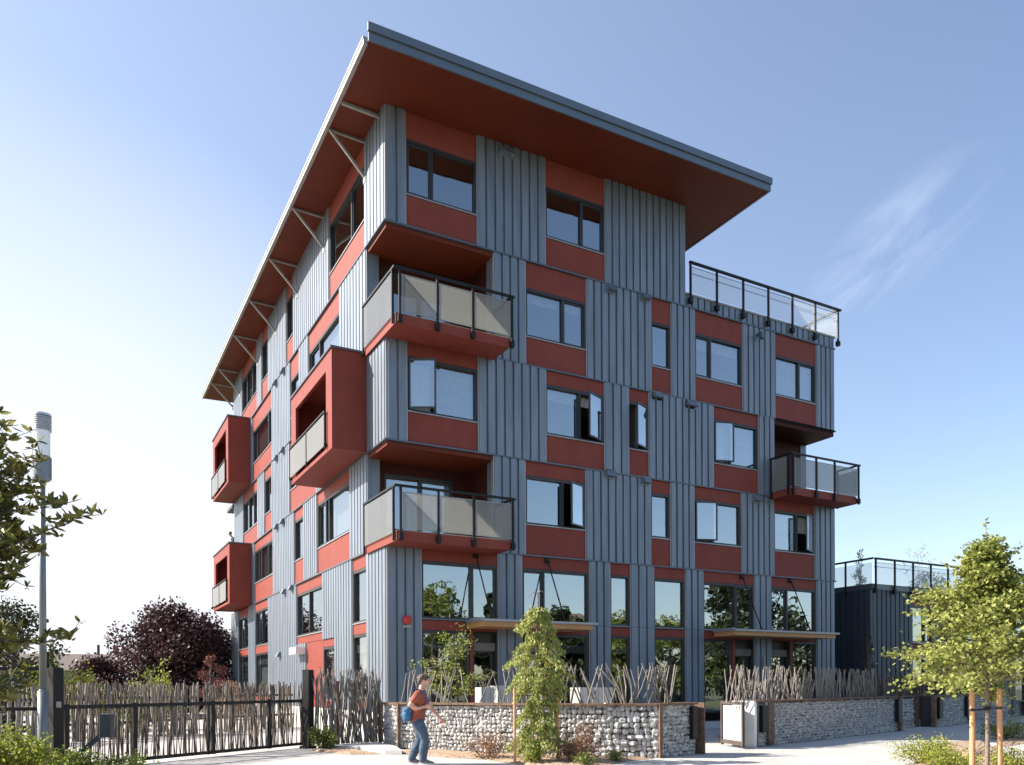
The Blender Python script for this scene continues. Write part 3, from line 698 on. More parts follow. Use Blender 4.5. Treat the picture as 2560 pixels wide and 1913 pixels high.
# ------------------------------------------------------------------ gabion walls
ICO = None
def stone(mb, c, r):
    # rough convex stone: jittered low sphere
    n, m_ = 6, 4
    o = len(mb.v); rot = Matrix.Rotation(U(0, PI), 3, 'Z') @ Matrix.Rotation(U(-.4, .4), 3, 'X')
    def add(x, y, z):
        q = U(.82, 1.12); v = rot @ Vector((x * q, y * q, z * q)); mb.v.append((c[0] + v.x * r[0], c[1] + v.y * r[1], c[2] + v.z * r[2]))
    add(0, 0, -.9)
    for j in range(1, m_):
        t = PI * j / m_
        for k in range(n):
            a = 2 * PI * k / n; e = .75; s_ = math.sin(t)
            add(s_ * math.cos(a), s_ * math.sin(a), -math.cos(t))
    add(0, 0, .9); top = len(mb.v) - 1
    for k in range(n):
        mb.f.append((o, o + 1 + (k + 1) % n, o + 1 + k)); mb.m.append(0)
        b = o + 1 + (m_ - 2) * n; mb.f.append((top, b + k, b + (k + 1) % n)); mb.m.append(0)
    for j in range(m_ - 2):
        a = o + 1 + j * n
        for k in range(n): mb.f.append((a + k, a + (k + 1) % n, a + n + (k + 1) % n, a + n + k)); mb.m.append(0)
def gabion(pts, h, size, root, thick=.5, cap=True, sizes=None):
    pts = [Vector(p) for p in pts]
    core = MB(); st = MB(); cg = MB(); cp = MB()
    for i in range(len(pts) - 1):
        a, c = pts[i], pts[i + 1]; d = (c - a); Ln = d.length; d.normalize(); n = Vector((d.y, -d.x))   # outward (towards street)
        s = sizes[i] if sizes else size
        inn = -n * thick
        q = [a - n * .05, c - n * .05, c + inn, a + inn]
        core.prism([(p.x, p.y) for p in q], 0, h - .03)
        z = s * .45; row = 0
        while z < h - s * .2:
            x = U(-.4, .1) * s
            while x < Ln:
                w = s * U(.6, 1.5); hh = s * U(.42, .66)
                p = a + d * min(x + w / 2, Ln - .02) - n * U(.045, .075)
                stone(st, (p.x, p.y, z + U(-.02, .02)), (w * .56, w * .56, hh * 1.05))
                x += w * .93
            z += s * .86; row += 1
        x = 0
        while x < Ln:
            p = a + d * x + n * .035; cg.tube([(p.x, p.y, 0), (p.x, p.y, h)], .0035, 3); x += .16
        z = .1
        while z < h:
            p, q2 = a + n * .035, c + n * .035; cg.tube([(p.x, p.y, z), (q2.x, q2.y, z)], .0035, 3); z += .16
        if cap:
            e = .01; q = [a + n * .06 - d * e, c + n * .06 + d * e, c + inn * .9 + d * e, a + inn * .9 - d * e]
            cp.prism([(p.x, p.y) for p in q], h - .01 + i * .0015, h + .035 + i * .0015)
    core.build('core', M['darkfill'], root); st.build('stone_fill', M['stone'], root); cg.build('wire_cage', M['galv'], root)
    if cap: cp.build('steel_cap', M['rust'], root)
gw = thing('gabion_wall', 'curved stone-filled gabion wall behind the drooping conifer, left of the pedestrian gate', 'wall', (-.7, -3, 0))
gabion([(-.62, -1.31), (-.80, -2.97)], 1.1, .13, gw)
gabion([(-.80, -2.97), (.40, -5.05), (1.2, -6.5), (2.21, -7.57), (3.03, -8.31), (4.35, -8.02)], 1.12, .13, gw, sizes=[.105, .11, .12, .145, .10])
for (x, y) in ((-.82, -3.02), (3.06, -8.36), (-.64, -1.27)):
    mb = MB(); mb.box(x - .035, x + .035, y - .035, y + .035, 0, 1.14); mb.build('post', M['rust'], gw)
def obx(mb, c, ang, lx, ly, z0, z1, mi=0):
    ux, uy = math.cos(ang), math.sin(ang)
    pts = [(c[0] + a * ux * lx / 2 - b * uy * ly / 2, c[1] + a * uy * lx / 2 + b * ux * ly / 2) for a, b in ((-1, -1), (1, -1), (1, 1), (-1, 1))]
    mb.prism(pts, z0, z1, mi)
A16 = math.radians(15.8)
mb = MB(); obx(mb, (4.48, -7.95), A16, .05, .34, 0, 1.16); mb.build('end_plate', M['rust'], gw)
mb = MB(); obx(mb, (4.22, -8.10), A16, .2, .1, .35, 1.08); mb.build('mail_slot', M['black'], gw)
# second wall
g2 = thing('gabion_wall', 'long straight gabion wall under the dense twig fence, right of the pedestrian gate', 'wall', (6.9, -7.3, 0))
gabion([St(.02, 0), St(9.5, 0)], 1.12, .09, g2)
mb = MB(); obx(mb, St(.0, -.25), A16, .12, .62, 0, 1.15); mb.build('end_plate', M['white'], g2)
mb = MB(); obx(mb, St(.08, .0), A16, .05, .14, .0, 1.155); obx(mb, St(.78, .05), A16, .3, .05, 0.02, 1.12); mb.build('post', M['rust'], g2)
mb = MB(); obx(mb, St(.42, .06), A16, .3, .1, .36, 1.03); mb.build('mail_slot', M['black'], g2)
mb = MB(); obx(mb, St(.62, .035), A16, .16, .02, .78, 1.14); mb.build('sheet_cheek', M['planter'], g2)
mb = MB()    # small dark raised strokes on the end plate
for z in (.95, .55, .46, .33):
    p = St(-.075, -.25); mb.box(p[0] - .006, p[0] + .0, p[1] - .035, p[1] + .035, z, z + .018)
mb.build('plate_marks', M['black'], g2)
g3 = thing('gabion_wall', 'short stone-faced gabion wall between rusty posts, in front of the low dark building', 'wall', (17.8, -3.9, 0))
gabion([St(10.6, -.55), St(12.6, -.55)], 1.1, .12, g3); gabion([St(12.9, .05), St(16.6, .05)], 1.1, .1, g3)
mb = MB()
for t, q in ((9.55, .03), (10.5, -.5), (12.7, -.5), (12.8, .05), (16.7, .05)): obx(mb, St(t, q), A16, .14, .14, 0, 1.16)
mb.build('post', M['rust'], g3)
mb = MB(); obx(mb, St(9.3, .1), A16, .3, .12, .3, 1.05); obx(mb, St(13.2, .12), A16, .35, .12, .3, 1.05); obx(mb, St(16.4, .12), A16, .4, .12, .3, 1.05); mb.build('mail_slot', M['black'], g3)
g4 = thing('gabion_wall', 'farthest gabion wall, in shade behind the staked street tree at the right edge', 'wall', (25, -2, 0))
gabion([St(17.6, -.5), St(32, -.5)], 1.1, .11, g4)

# pedestrian gate standing open
pg = thing('pedestrian_gate', 'open steel framed gate with a pale panel between the two gabion walls', 'gate', (6.3, -7.45, 0))
h0 = Vector((6.28, -7.52)); h1 = Vector((6.62, -6.45))
d = (h1 - h0); d.normalize(); ang = math.atan2(d.y, d.x); cc = (h0 + h1) / 2; Lg = (h1 - h0).length
mb = MB()
for t in (0, 1): p = h0.lerp(h1, t); obx(mb, (p.x, p.y), ang, .06, .06, .04, 1.14)
obx(mb, (cc.x, cc.y), ang, Lg - .06, .05, 1.06, 1.14); obx(mb, (cc.x, cc.y), ang, Lg - .06, .05, .08, .18); mb.build('frame', M['barkd'], pg)
mb = MB(); obx(mb, (cc.x, cc.y), ang, Lg - .14, .015, .18, 1.04); mb.build('panel', M['planter'], pg)

# ------------------------------------------------------------------ twig fences
def sticks(mb, a, c, z0, z1, n, tilt, r=.014, lean=0, var=.12, spread=.05, base=None):
    a = Vector(a); c = Vector(c); d = (c - a).normalized(); nn = Vector((d.y, -d.x))
    for i in range(n):
        t = R(); p = a.lerp(c, t) + nn * U(-spread, spread)
        ti = random.choice((-1, 1)) * abs(random.gauss(tilt, tilt * .5)) + lean
        zb = z0 if base is None else base(t); h = z1 - zb + U(-var, var * .35)
        k = U(-.05, .05)
        q0 = Vector((p.x, p.y, zb)); off = d * math.tan(ti) * h
        q0 -= Vector((off.x, off.y, 0)) * .5
        q2 = q0 + Vector((off.x, off.y, h)); q1 = q0.lerp(q2, .5) + Vector((d.x * k, d.y * k, 0)) + Vector((nn.x, nn.y, 0)) * U(-.02, .02)
        rr = r * U(.7, 1.25)
        mb.tube([q0, q1, q2], [rr * 1.1, rr, rr * .8], 5)
tf = thing('twig_fence', 'sparse crossed twig screen standing on the curved gabion wall', 'fence', (.4, -4.9, 1.12))
mb = MB(); pl = [(-.66, -2.7), (.58, -4.95), (1.36, -6.32), (2.3, -7.3), (3.1, -8.0), (4.0, -7.85)]
cnt = [16, 13, 16, 20, 16]
for (a, c), n in zip(zip(pl, pl[1:]), cnt): sticks(mb, a, c, 1.13, 2.0, n, .27, .016, spread=.1, var=.12)
mb.build('twigs', M['stick'], tf)
tf = thing('twig_fence', 'dense crossed twig screen standing on the long straight gabion wall', 'fence', (*St(4, -.25), 1.12))
mb = MB(); sticks(mb, St(-.85, -.3), St(8.3, -.3), 1.12, 2.02, 130, .3, .0155, spread=.12)
sticks(mb, St(-.7, -.3), St(8.1, -.3), 1.12, 1.72, 90, .3, .0145, spread=.12)
mb.build('twigs', M['stick'], tf)
tf = thing('twig_fence', 'dark twig screen beyond the long gabion wall, before the low building', 'fence', (*St(12, -1), 1.1))
mb = MB(); sticks(mb, St(8.3, -.6), St(17, -.8), 1.1, 1.85, 190, .15, .02); mb.build('twigs', M['stickd'], tf)
tf = thing('twig_fence', 'farthest dark twig screen behind the crown of the staked street tree', 'fence', (*St(23, -1), 1.1))
mb = MB(); sticks(mb, St(17, -.8), St(30, -.8), 1.1, 1.7, 220, .15, .02); mb.build('twigs', M['stickd'], tf)
tf = thing('twig_fence', 'tangled grey twig fence between the black gate post and the gabion wall', 'fence', (-1.6, -1.5, 0))
mb = MB(); sticks(mb, (-2.5, -1.55), (-.72, -1.4), .08, 1.98, 130, .10, .016, spread=.09, var=.3)
mb.build('twigs', M['stick'], tf)
mb = MB(); mb.box(-1.94, -1.86, -1.5, -1.42, 0, 1.7); mb.box(-.78, -.71, -1.48, -1.41, 0, 1.2); mb.build('post', M['rust'], tf)

gt = thing('sliding_gate', 'long black framed driveway gate filled with thin brown twigs', 'gate', (-5.3, -2.8, 0))
ga, gb = Vector((-2.72, -1.12)), Vector((-8.1, -4.75))
gd = (gb - ga).normalized(); gang = math.atan2(gd.y, gd.x)
fr = MB(); gl = (gb - ga).length; gc = (ga + gb) / 2
obx(fr, gc, gang, gl, .06, 1.16, 1.23); obx(fr, gc, gang, gl, .06, .06, .13)
for t in (0.0, .18, .45, .76, .985):
    p = ga.lerp(gb, t); obx(fr, p, gang, .09, .07, .05, 1.25)
p = ga.lerp(gb, .47); obx(fr, p, gang, .05, .05, .05, 1.2)
fr.build('frame', M['black'], gt)
mb = MB(); sticks(mb, ga, gb, .08, 1.66, 235, .06, .0105, spread=.03, var=.16); mb.build('twigs', M['stickd'], gt)
kb = thing('gate_control_box', 'dark blue-grey control box on a slanting arm in front of the twig gate', 'control box', (-7.5, -6.9, 0))
mb = MB(); obx(mb, (-7.42, -7.06), math.radians(-25), .17, .16, .74, 1.12); mb.build('housing', M['navy'], kb)
mb = MB(); obx(mb, (-7.49, -7.02), math.radians(-25), .03, .165, .73, 1.125); mb.build('side_plate', M['galv'], kb)
mb = MB(); mb.bar((-7.48, -7.04, .80), (-7.95, -6.85, .36), .05, .07); mb.bar((-7.95, -6.85, .38), (-7.95, -6.85, 0), .06, .06); mb.build('arm', M['navy'], kb)

gp = thing('gate_post', 'thick black steel post at the right end of the twig gate', 'post', (-2.68, -1.45, 0))
mb = MB(); obx(mb, (-2.66, -1.48), gang, .2, .2, 0, 1.97); mb.build('shaft', M['black'], gp)
mb = MB(); obx(mb, (-2.66, -1.48), gang, .32, .3, 0, .06); obx(mb, (-2.66, -1.48), gang, .21, .21, 1.971, 1.985); mb.build('base_plate', M['black'], gp)
gp = thing('gate_post', 'thick black steel post at the left end of the twig gate, beside the lamp pole', 'post', (-8.2, -6.1, 0))
mb = MB(); obx(mb, (-8.18, -6.0), gang, .19, .19, 0, 1.9); mb.build('shaft', M['black'], gp)
mb = MB(); obx(mb, (-8.3, -5.9), gang, .05, .05, 0, 2.18); mb.build('side_tube', M['black'], gp)
mb = MB(); obx(mb, (-8.13, -6.1), gang, .09, .03, 1.22, 1.32); mb.build('sign_plate', M['galv'], gp)
lf = thing('black_metal_fence', 'black two-rail metal fence left of the lamp pole', 'fence', (-9.5, -6, 0))
mb = MB(); a, c = (-8.35, -6.0), (-14.5, -4.2)
for z in (1.2, 1.88): mb.bar((a[0], a[1], z), (c[0], c[1], z), .05, .06)
mb.build('rail', M['black'], lf)
mb = MB()
for t in (.28, .62, .98): x, y = a[0] + (c[0] - a[0]) * t, a[1] + (c[1] - a[1]) * t; mb.box(x - .04, x + .04, y - .04, y + .04, 0, 1.95)
mb.build('post', M['black'], lf)

# inner garden fence far behind the gate
yf = thing('picket_fence', 'weathered stick picket fence across the yard behind the driveway gate', 'fence', (-6, 6, 0))
mb = MB(); sticks(mb, (-9.6, 3.2), (-.4, 9.5), 0, 1.7, 130, .06, .035, spread=.04, var=.12); mb.build('pickets', M['stick'], yf)
mb = MB(); mb.bar((-9.6, 3.28, .5), (-.4, 9.58, .5), .05, .08); mb.bar((-9.6, 3.28, 1.25), (-.4, 9.58, 1.25), .05, .08); mb.build('rail', M['barkd'], yf)

# ------------------------------------------------------------------ planters and things behind the low wall
def Wc(r, D): return (-7.949 + .8767 * r + .4810 * D, -21.873 - .4810 * r + .8767 * D)
def trough(r, D, w, h, dpt, label, m='planter', slope=0):
    x, y = Wc(r, D); t = thing('planter', label, 'planter', (x, y, 0), 'steel planters behind the gabion wall')
    mb = MB(); n = int(w / .08)
    for (y0, y1) in ((0, .03), (dpt - .03, dpt)):
        for i in range(n):
            a0 = -w / 2 + w * i / n; a1 = -w / 2 + w * (i + 1) / n; e = .015 if i % 2 else 0
            mb.box(x + a0, x + a1, y + y0 - e, y + y1 - e, 0, h - slope * i / n)
    for s in (-1, 1): mb.box(x + s * w / 2 - .015, x + s * w / 2 + .015, y, y + dpt, 0, h - (slope if s > 0 else 0))
    mb.build('side_panels', M[m], t)
    mb = MB(); mb.box(x - w / 2 + .03, x + w / 2 - .03, y + .04, y + dpt - .04, 0, h - .08 - slope); mb.build('soil', M['mulch'], t)
trough(-.62, 20.6, .34, 1.52, .35, 'narrow upright pale steel planter behind the walking man')
trough(-.1, 21.2, .6, 1.56, .6, 'square grey steel planter left of the drooping conifer')
trough(.75, 21.4, .8, 1.5, .5, 'grey steel planter with a sloping top right of the drooping conifer', slope=.45)
trough(2.35, 22.2, 1.1, 1.5, .5, 'wide pale steel planter behind the crossed twigs')

# ------------------------------------------------------------------ lamp post
lp = thing('street_lamp', 'tall grey street lamp with a cylindrical head, behind the magnolia leaves', 'street lamp', (-8.35, -6.25, 0))
x, y = -8.35, -6.25
mb = MB(); mb.tube([(x, y, 0), (x, y, 1.5)], [.085, .085], 18); mb.tube([(x, y, 1.5), (x, y, 1.53)], [.085, .058], 18); mb.tube([(x, y, 1.52), (x, y, 5.06)], [.058, .048], 16); mb.build('pole', M['lampgrey'], lp, True)
mb = MB(); mb.tube([(x, y, 0), (x, y, .05)], .15, 18); mb.build('base_flange', M['lampgrey'], lp)
mb = MB(); mb.tube([(x, y, 5.02), (x, y, 5.06), (x, y, 5.42), (x, y, 5.44)], [.10, .145, .145, .12], 22); mb.build('ballast_housing', M['lampgrey'], lp)
mb = MB(); mb.tube([(x, y, 5.44), (x, y, 5.86)], .125, 22); mb.build('lens', M['acryl'], lp)
mb = MB()
for i in range(7): mb.tube([(x, y, 5.86 + i * .036), (x, y, 5.878 + i * .036)], [.15, .14], 22)
mb.tube([(x, y, 5.86), (x, y, 6.1)], .11, 18); mb.tube([(x, y, 6.11), (x, y, 6.15)], [.15, .14], 22); mb.build('louvre_cap', M['caplight'], lp)

# ------------------------------------------------------------------ plants
def limb(mb, p, d, ln, r0, n=5, wob=.12, up=.0):
    p = Vector(p); d = Vector(d).normalized(); pts = [p.copy()]; rs = [r0]
    for i in range(n):
        d = (d + Vector((U(-wob, wob), U(-wob, wob), U(-wob, wob) + up))).normalized()
        p = p + d * ln / n; pts.append(p.copy()); rs.append(r0 * (1 - .85 * (i + 1) / n))
    mb.tube(pts, rs, 6); return pts

# staked street tree (right)
def street_tree():
    bx, by = 5.03, -14.16
    t = thing('street_tree', 'young olive-green street tree held by two orange stakes at the right', 'tree', (bx, by, 0))
    tr = MB(); lv = MB()
    tr.tube([(bx, by, 0), (bx + .02, by, .8), (bx + .03, by + .01, 1.7), (bx, by, 2.6), (bx - .02, by, 3.4), (bx - .01, by, 3.9)], [.036, .032, .028, .022, .015, .006], 8)
    def prof(z):
        tb = [(1.25, .3), (1.45, 1.05), (1.7, 1.5), (2.0, 1.44), (2.35, 1.2), (2.8, .84), (3.1, .47), (3.35, .24), (3.75, .16), (4.2, .08)]
        for (a, ra), (c, rc) in zip(tb, tb[1:]):
            if a <= z <= c: return ra + (rc - ra) * (z - a) / (c - a)
        return .1
    nb = 74
    for i in range(nb):
        z = 1.48 + (3.75 - 1.48) * (i / nb) ** .9; a = i * 2.4 + U(-.3, .3)
        rr = prof(z) * U(.6, 1.04)
        p = Vector((bx, by, z)); d = Vector((math.cos(a), math.sin(a), U(.05, .35)))
        pts = limb(tr, p, d, rr, .012 if z > 3 else .018, 5, .14, .02 if z > 2.2 else -.05)
        for k in range(1, len(pts)):
            q = pts[k]; f = k / (len(pts) - 1)
            for j in range(int(17 + 29 * f)):
                sp = (.13 + .05 * f) * (1 if z < 3 else .6)
                lv.leaf(q + Vector((random.gauss(0, sp), random.gauss(0, sp), random.gauss(.02, sp * .5))), U(.045, .072), asp=1.2, up=1.1)
            # side twigs
            if k > 1:
                for s in range(4):
                    dd = Vector((U(-1, 1), U(-1, 1), U(-.2, .4))).normalized(); l2 = U(.12, .34) * (1.2 - f * .4)
                    for j in range(9): lv.leaf(q + dd * l2 * j / 8 + Vector((U(-.03, .03), U(-.03, .03), U(-.03, .03))), U(.035, .058), asp=1.25, up=1.1)
    for (dx, dy, z0, z1, dz) in ((0, 0, 3.7, 4.2, 1), (.12, .05, 3.5, 4.0, 1), (-.10, .1, 3.45, 3.8, 1), (.5, -.25, 3.45, 3.85, .8), (-.5, .25, 3.3, 3.5, .5), (.75, -.3, 3.15, 3.45, .5)):   # upright shoots
        p0 = Vector((bx + dx * .3, by + dy * .3, z0)); p1 = Vector((bx + dx * 1.3, by + dy * 1.3, z1)); tr.tube([p0, p1], [.008, .004], 5)
        for j in range(26):
            q = p0.lerp(p1, j / 25); lv.leaf(q, U(.04, .06), asp=1.3, d=(U(-1, 1), U(-1, 1), U(-.1, .5)))
    tr.build('trunk', M['bark'], t); lv.build('crown', M['g1'], t)
street_tree()
for i, ((x, y), h, lab) in enumerate((((4.97, -14.02 - .0), 1.44, 'thick orange-brown tree stake left of the street tree trunk'), ((4.98, -14.42), 1.47, 'thick orange-brown tree stake right of the street tree trunk'))):
    s = thing('tree_stake', lab, 'stake', (x, y, 0), 'stakes of the street tree')
    if i == 0: x, y = 4.76, -14.08
    else: x, y = 5.10, -14.32
    s.location = (x, y, 0)
    mb = MB(); mb.tube([(x, y, 0), (x + .01, y, h * .5), (x, y, h)], [.042, .041, .039], 12); mb.build('pole', M['stake'], s)
    mb = MB(); mb.tube([(x, y, h - .32), (5.03, -14.16, h - .30)], .012, 5); mb.tube([(x, y, h - .33), (x, y, h - .29)], .045, 12); mb.tube([(5.03, -14.16, h - .32), (5.03, -14.16, h - .28)], .052, 10); mb.build('tie_strap', M['strap'], s)

# drooping conifer
def cedar(bx, by):
    t = thing('drooping_conifer', 'narrow yellow-green drooping conifer with a bent bare tip in front of the gabion wall', 'conifer', (bx, by, 0))
    tr = MB(); lv = MB()
    tr.tube([(bx, by, 0), (bx, by, 1), (bx - .02, by, 2), (bx, by, 3), (bx + .01, by, 3.42)], [.06, .05, .035, .022, .018], 8)
    tr.tube([(bx + .01, by, 3.42), (bx + .05, by - .02, 3.47), (bx + .12, by - .05, 3.45)], [.014, .01, .004], 5)
    tr.tube([(bx + .01, by, 3.42), (bx - .07, by + .02, 3.45), (bx - .16, by + .05, 3.36)], [.014, .01, .004], 5)
    # hanging sprays: (height, bearing, reach) around the stem, with gaps between the tiers
    def hw(z):
        tb = [(0, .60), (.35, .66), (.6, .46), (.95, .38), (1.3, .42), (1.6, .52), (1.85, .64), (2.05, .62), (2.2, .44), (2.45, .48), (2.65, .34), (2.85, .30), (3.05, .14)]
        for (z0, w0_), (z1, w1_) in zip(tb, tb[1:]):
            if z0 <= z <= z1: return w0_ + (w1_ - w0_) * (z - z0) / (z1 - z0)
        return .1
    z = 2.98
    while z > .22:
        n = 6 if z > 2.3 else 9
        a0 = U(0, 2 * PI)
        for k in range(n):
            a = a0 + 2 * PI * k / n + U(-.4, .4); rr = hw(z) * U(.55, 1.2)
            p0 = Vector((bx, by, z + .1)); mid = p0 + Vector((math.cos(a) * rr * .65, math.sin(a) * rr * .65, .03)); tip = p0 + Vector((math.cos(a) * rr, math.sin(a) * rr, -U(.10, .22)))
            tr.tube([p0, mid, tip], [.01, .007, .003], 4)
            for q in [p0.lerp(mid, .6), p0.lerp(mid, .8), mid] + [mid.lerp(tip, s / 5) for s in range(1, 6)]:
                for j in range(25):
                    dr = Vector((U(-.6, .6), U(-.6, .6), -1.0)).normalized() + Vector((math.cos(a), math.sin(a), 0)) * .5
                    o = Vector((random.gauss(0, .04), random.gauss(0, .04), random.gauss(-.015, .03)))
                    lv.leaf(q + o, U(.020, .034), asp=U(2, 2.39), d=dr)
        z -= U(.19, .27)
    tr.build('trunk', M['bark'], t); lv.build('crown', M['g2'], t)
cedar(.35, -7.84)
for i, ((x, y), h, lab) in enumerate((((-.21, -7.87), 1.50, 'thin pale orange stake left of the drooping conifer'), ((.75, -7.94), 1.40, 'thin pale orange stake right of the drooping conifer'))):
    s = thing('tree_stake', lab, 'stake', (x, y, 0), 'stakes of the drooping conifer')
    mb = MB(); mb.tube([(x, y, 0), (x, y, h)], [.03, .028], 8); mb.build('pole', M['stake'], s)
    mb = MB(); mb.tube([(x, y, h - .15), (.35, -7.84, h - .14)], .008, 4); mb.build('tie_strap', M['strap'], s)

def cloudtree(name, label, cat, bx, by, h, w, z0, m, nleaf, ls, bark='bark', group=None, clumps=26, shape='round', trunk=None, asp=1.5, seed=None):
    if seed is not None: random.seed(seed)
    t = thing(name, label, cat, (bx, by, 0), group)
    tr = MB(); lv = MB(); tk = trunk or .05 + h * .014
    limbs = []
    tr.tube([(bx, by, 0), (bx + U(-.1, .1), by, h * .35), (bx, by + U(-.1, .1), h * .75)], [tk, tk * .75, tk * .3], 8)
    cs = []
    for i in range(clumps):
        a = U(0, 2 * PI); s = R()
        z = z0 + (h - z0) * (i + .5) / clumps
        f = (z - z0) / (h - z0)
        if shape == 'round': pr = math.sqrt(max(.05, 1 - (2 * f - .85) ** 2 / 1.35))
        elif shape == 'cone': pr = 1 - f * .93
        else: pr = 1 - .35 * f
        rr = w / 2 * pr * math.sqrt(U(.05, 1))
        c = Vector((bx + math.cos(a) * rr, by + math.sin(a) * rr, z))
        cr = w * U(.10, .19) * (1 if shape == 'round' else (.35 + .65 * pr))
        cs.append((c, cr)); tr.tube([(bx, by, min(z * .75, h * .6)), (bx + (c.x - bx) * .5, by + (c.y - by) * .5, z * .88), c], [tk * .4, tk * .22, .006 + tk * .05], 5)
    tot = sum(c[1] ** 2 for c in cs)
    for c, cr in cs:
        for j in range(int(nleaf * cr * cr / tot)):
            v = Vector((random.gauss(0, 1), random.gauss(0, 1), random.gauss(0, .75))); v = v.normalized() * (R() ** .45) * cr * 1.15
            lv.leaf(c + v, ls * U(.7, 1.3), asp=asp, up=.8)
    tr.build('trunk', M[bark], t); lv.build('crown', M[m], t)
    return t
# sparse small tree behind the wall
def maple(bx, by):
    t = thing('small_tree', 'small sparse yellow-green tree behind the crossed twigs, by the first canopy', 'tree', (bx, by, 0)); tr = MB(); lv = MB()
    tr.tube([(bx, by, 0), (bx + .05, by, 1.2), (bx, by, 2.2), (bx + .1, by, 3.0)], [.04, .03, .02, .006], 7)
    for (dr, dz, l, z) in ((-1, .25, 1.05, 2.1), (-.9, .5, .7, 1.7), (.5, 1.2, .7, 2.2), (.2, 1.6, .95, 2.2), (.95, .35, .95, 1.75), (-.4, 1.1, .7, 1.9), (.6, .5, .6, 1.5), (-.6, .2, .7, 1.45), (.1, .3, .5, 1.3), (.7, .1, .8, 1.3), (-.2, .9, .6, 2.4)):
        d = Vector((.877 * dr, -.481 * dr + U(-.3, .3), dz * .6)); pts = limb(tr, (bx, by, z), d, l, .014, 5, .12)
        for k in range(1, 6):
            for j in range(26): lv.leaf(pts[k] + Vector((random.gauss(0, .10), random.gauss(0, .10), random.gauss(0, .06))), U(.035, .06), asp=1.3, up=1)
    tr.build('trunk', M['barkd'], t); lv.build('crown', M['g1'], t)
maple(1.08, -2.3)
cloudtree('plum_tree', 'broad dark purple plum tree beyond the yard, left of the tall block', 'tree', -2.9, 26.5, 5.5, 6.6, 1.0, 'g4', 30000, .135, 'barkd', clumps=70, seed=11)
cloudtree('plum_tree', 'smaller purple-brown tree at the left foot of the broad plum tree', 'tree', -6.6, 27.0, 2.9, 3.6, .4, 'g4', 9000, .12, 'barkd', clumps=26, seed=12)
cloudtree('red_leaf_tree', 'small red-leaved tree before the plum tree, near the building corner', 'tree', -2.6, 15.0, 2.9, 1.3, 1.0, 'g10', 1500, .06, 'barkd', clumps=14, seed=13)
# magnolia at the left edge: whorls of large leaves on long twigs
def magnolia(bx, by):
    random.seed(21)
    t = thing('magnolia_tree', 'large-leaved magnolia reaching in from the left edge over the lamp pole', 'tree', (bx, by, 0)); tr = MB(); lv = MB()
    tr.tube([(bx, by, 0), (bx + .05, by, 1.6), (bx, by + .05, 3.2), (bx + .1, by, 4.6)], [.13, .11, .07, .02], 9)
    RX, RY = .8767, -.4810
    def whorl(q, s=1, n=None):
        for j in range(n or random.randint(5, 9)):
            a = U(0, 2 * PI); e = U(-.35, 1.5)
            lv.leaf(q, U(.05, .07) * s, asp=U(2.5, 3.1), d=(math.cos(a), math.sin(a), e), up=.5)
    def twig(p, d, l, r, n=6):
        pts = limb(tr, p, d, l, r, n, .16, .03)
        for k in range(2, len(pts)):
            whorl(pts[k], .9, random.randint(2, 4))
            for s in range(2):
                dd = Vector((U(-1, 1), U(-1, 1), U(-.3, 1))).normalized() * U(.12, .3); tr.tube([pts[k], pts[k] + dd], [.006, .004], 4); whorl(pts[k] + dd, U(.75, 1.05), random.randint(3, 6))
        whorl(pts[-1], 1.05)
        return pts
    for i in range(84):
        z = U(1.0, 4.2); a = U(0, 2 * PI); f = (z - 1.0) / 3.3
        l = (1.2 - .5 * abs(f - .35)) * U(.5, 1.0)
        twig((bx, by, z), (math.cos(a), math.sin(a), U(.1, 1.3)), l, .018)
    # the long twig that crosses the lamp, and two low ones
    for (r, dz, l, z) in ((1, .10, 1.6, 3.3), (1, .42, 1.25, 3.75), (1, -.05, 1.15, 2.25), (1, .7, 1.0, 4.0), (.9, .9, .9, 4.2), (.8, 1.2, .7, 4.3)):
        twig((bx + .1, by, z), (RX * r, RY * r, dz), l, .02, 8)
    tr.build('trunk', M['barkd'], t); lv.build('crown', M['g3'], t)
magnolia(-9.15, -9.15)

def shrub(name, label, x, y, w, h, m, n, ls, group=None, asp=1.6, extra=None, stems=14):
    t = thing(name, label, 'shrub', (x, y, 0), group); tr = MB(); lv = MB(); fl = MB()
    for i in range(stems):
        a = U(0, 2 * PI); rr = w / 2 * math.sqrt(R()); hh = h * U(.6, 1.05) * (1 - .45 * (2 * rr / w) ** 2)
        p1 = Vector((x + math.cos(a) * rr, y + math.sin(a) * rr, hh)); p0 = Vector((x + math.cos(a) * rr * .25, y + math.sin(a) * rr * .25, 0)); tr.tube([p0, p0.lerp(p1, .5) + Vector((0, 0, .04)), p1], [.008, .006, .003], 4)
        for j in range(int(1.7 * n / stems)):
            s = R() ** .6; q = p0.lerp(p1, .15 + .85 * s); g = .06 * w + .02
            lv.leaf(q + Vector((random.gauss(0, g), random.gauss(0, g), random.gauss(0, g * .7))), ls * U(.8, 1.6), asp=asp, up=.8)
        if extra:
            for j in range(6): fl.leaf(p1 + Vector((U(-.05, .05), U(-.05, .05), U(-.02, .06))), ls * 1.1, asp=1.2)
    tr.build('stems', M['barkd'], t); lv.build('foliage', M[m], t)
    if extra: fl.build('flowers', M[extra], t)
random.seed(31)
shrub('shrub', 'small dark green bush at the foot of the right gate post', -3.05 + .5, -2.35, .75, .68, 'g5', 900, .03)
shrub('shrub', 'large bright green shrub left of the lamp pole at the picture bottom', -8.75, -7.6, 1.5, .95, 'g6', 3000, .035, stems=24)
shrub('shrub', 'low olive shrub right of the lamp pole, before the gate', -7.9, -6.9, 1.1, .6, 'g5', 1500, .03, stems=18)
shrub('shrub', 'straggly low shrub under the gate control box', -7.2, -6.5, 1.1, .42, 'g5', 700, .028, stems=14)
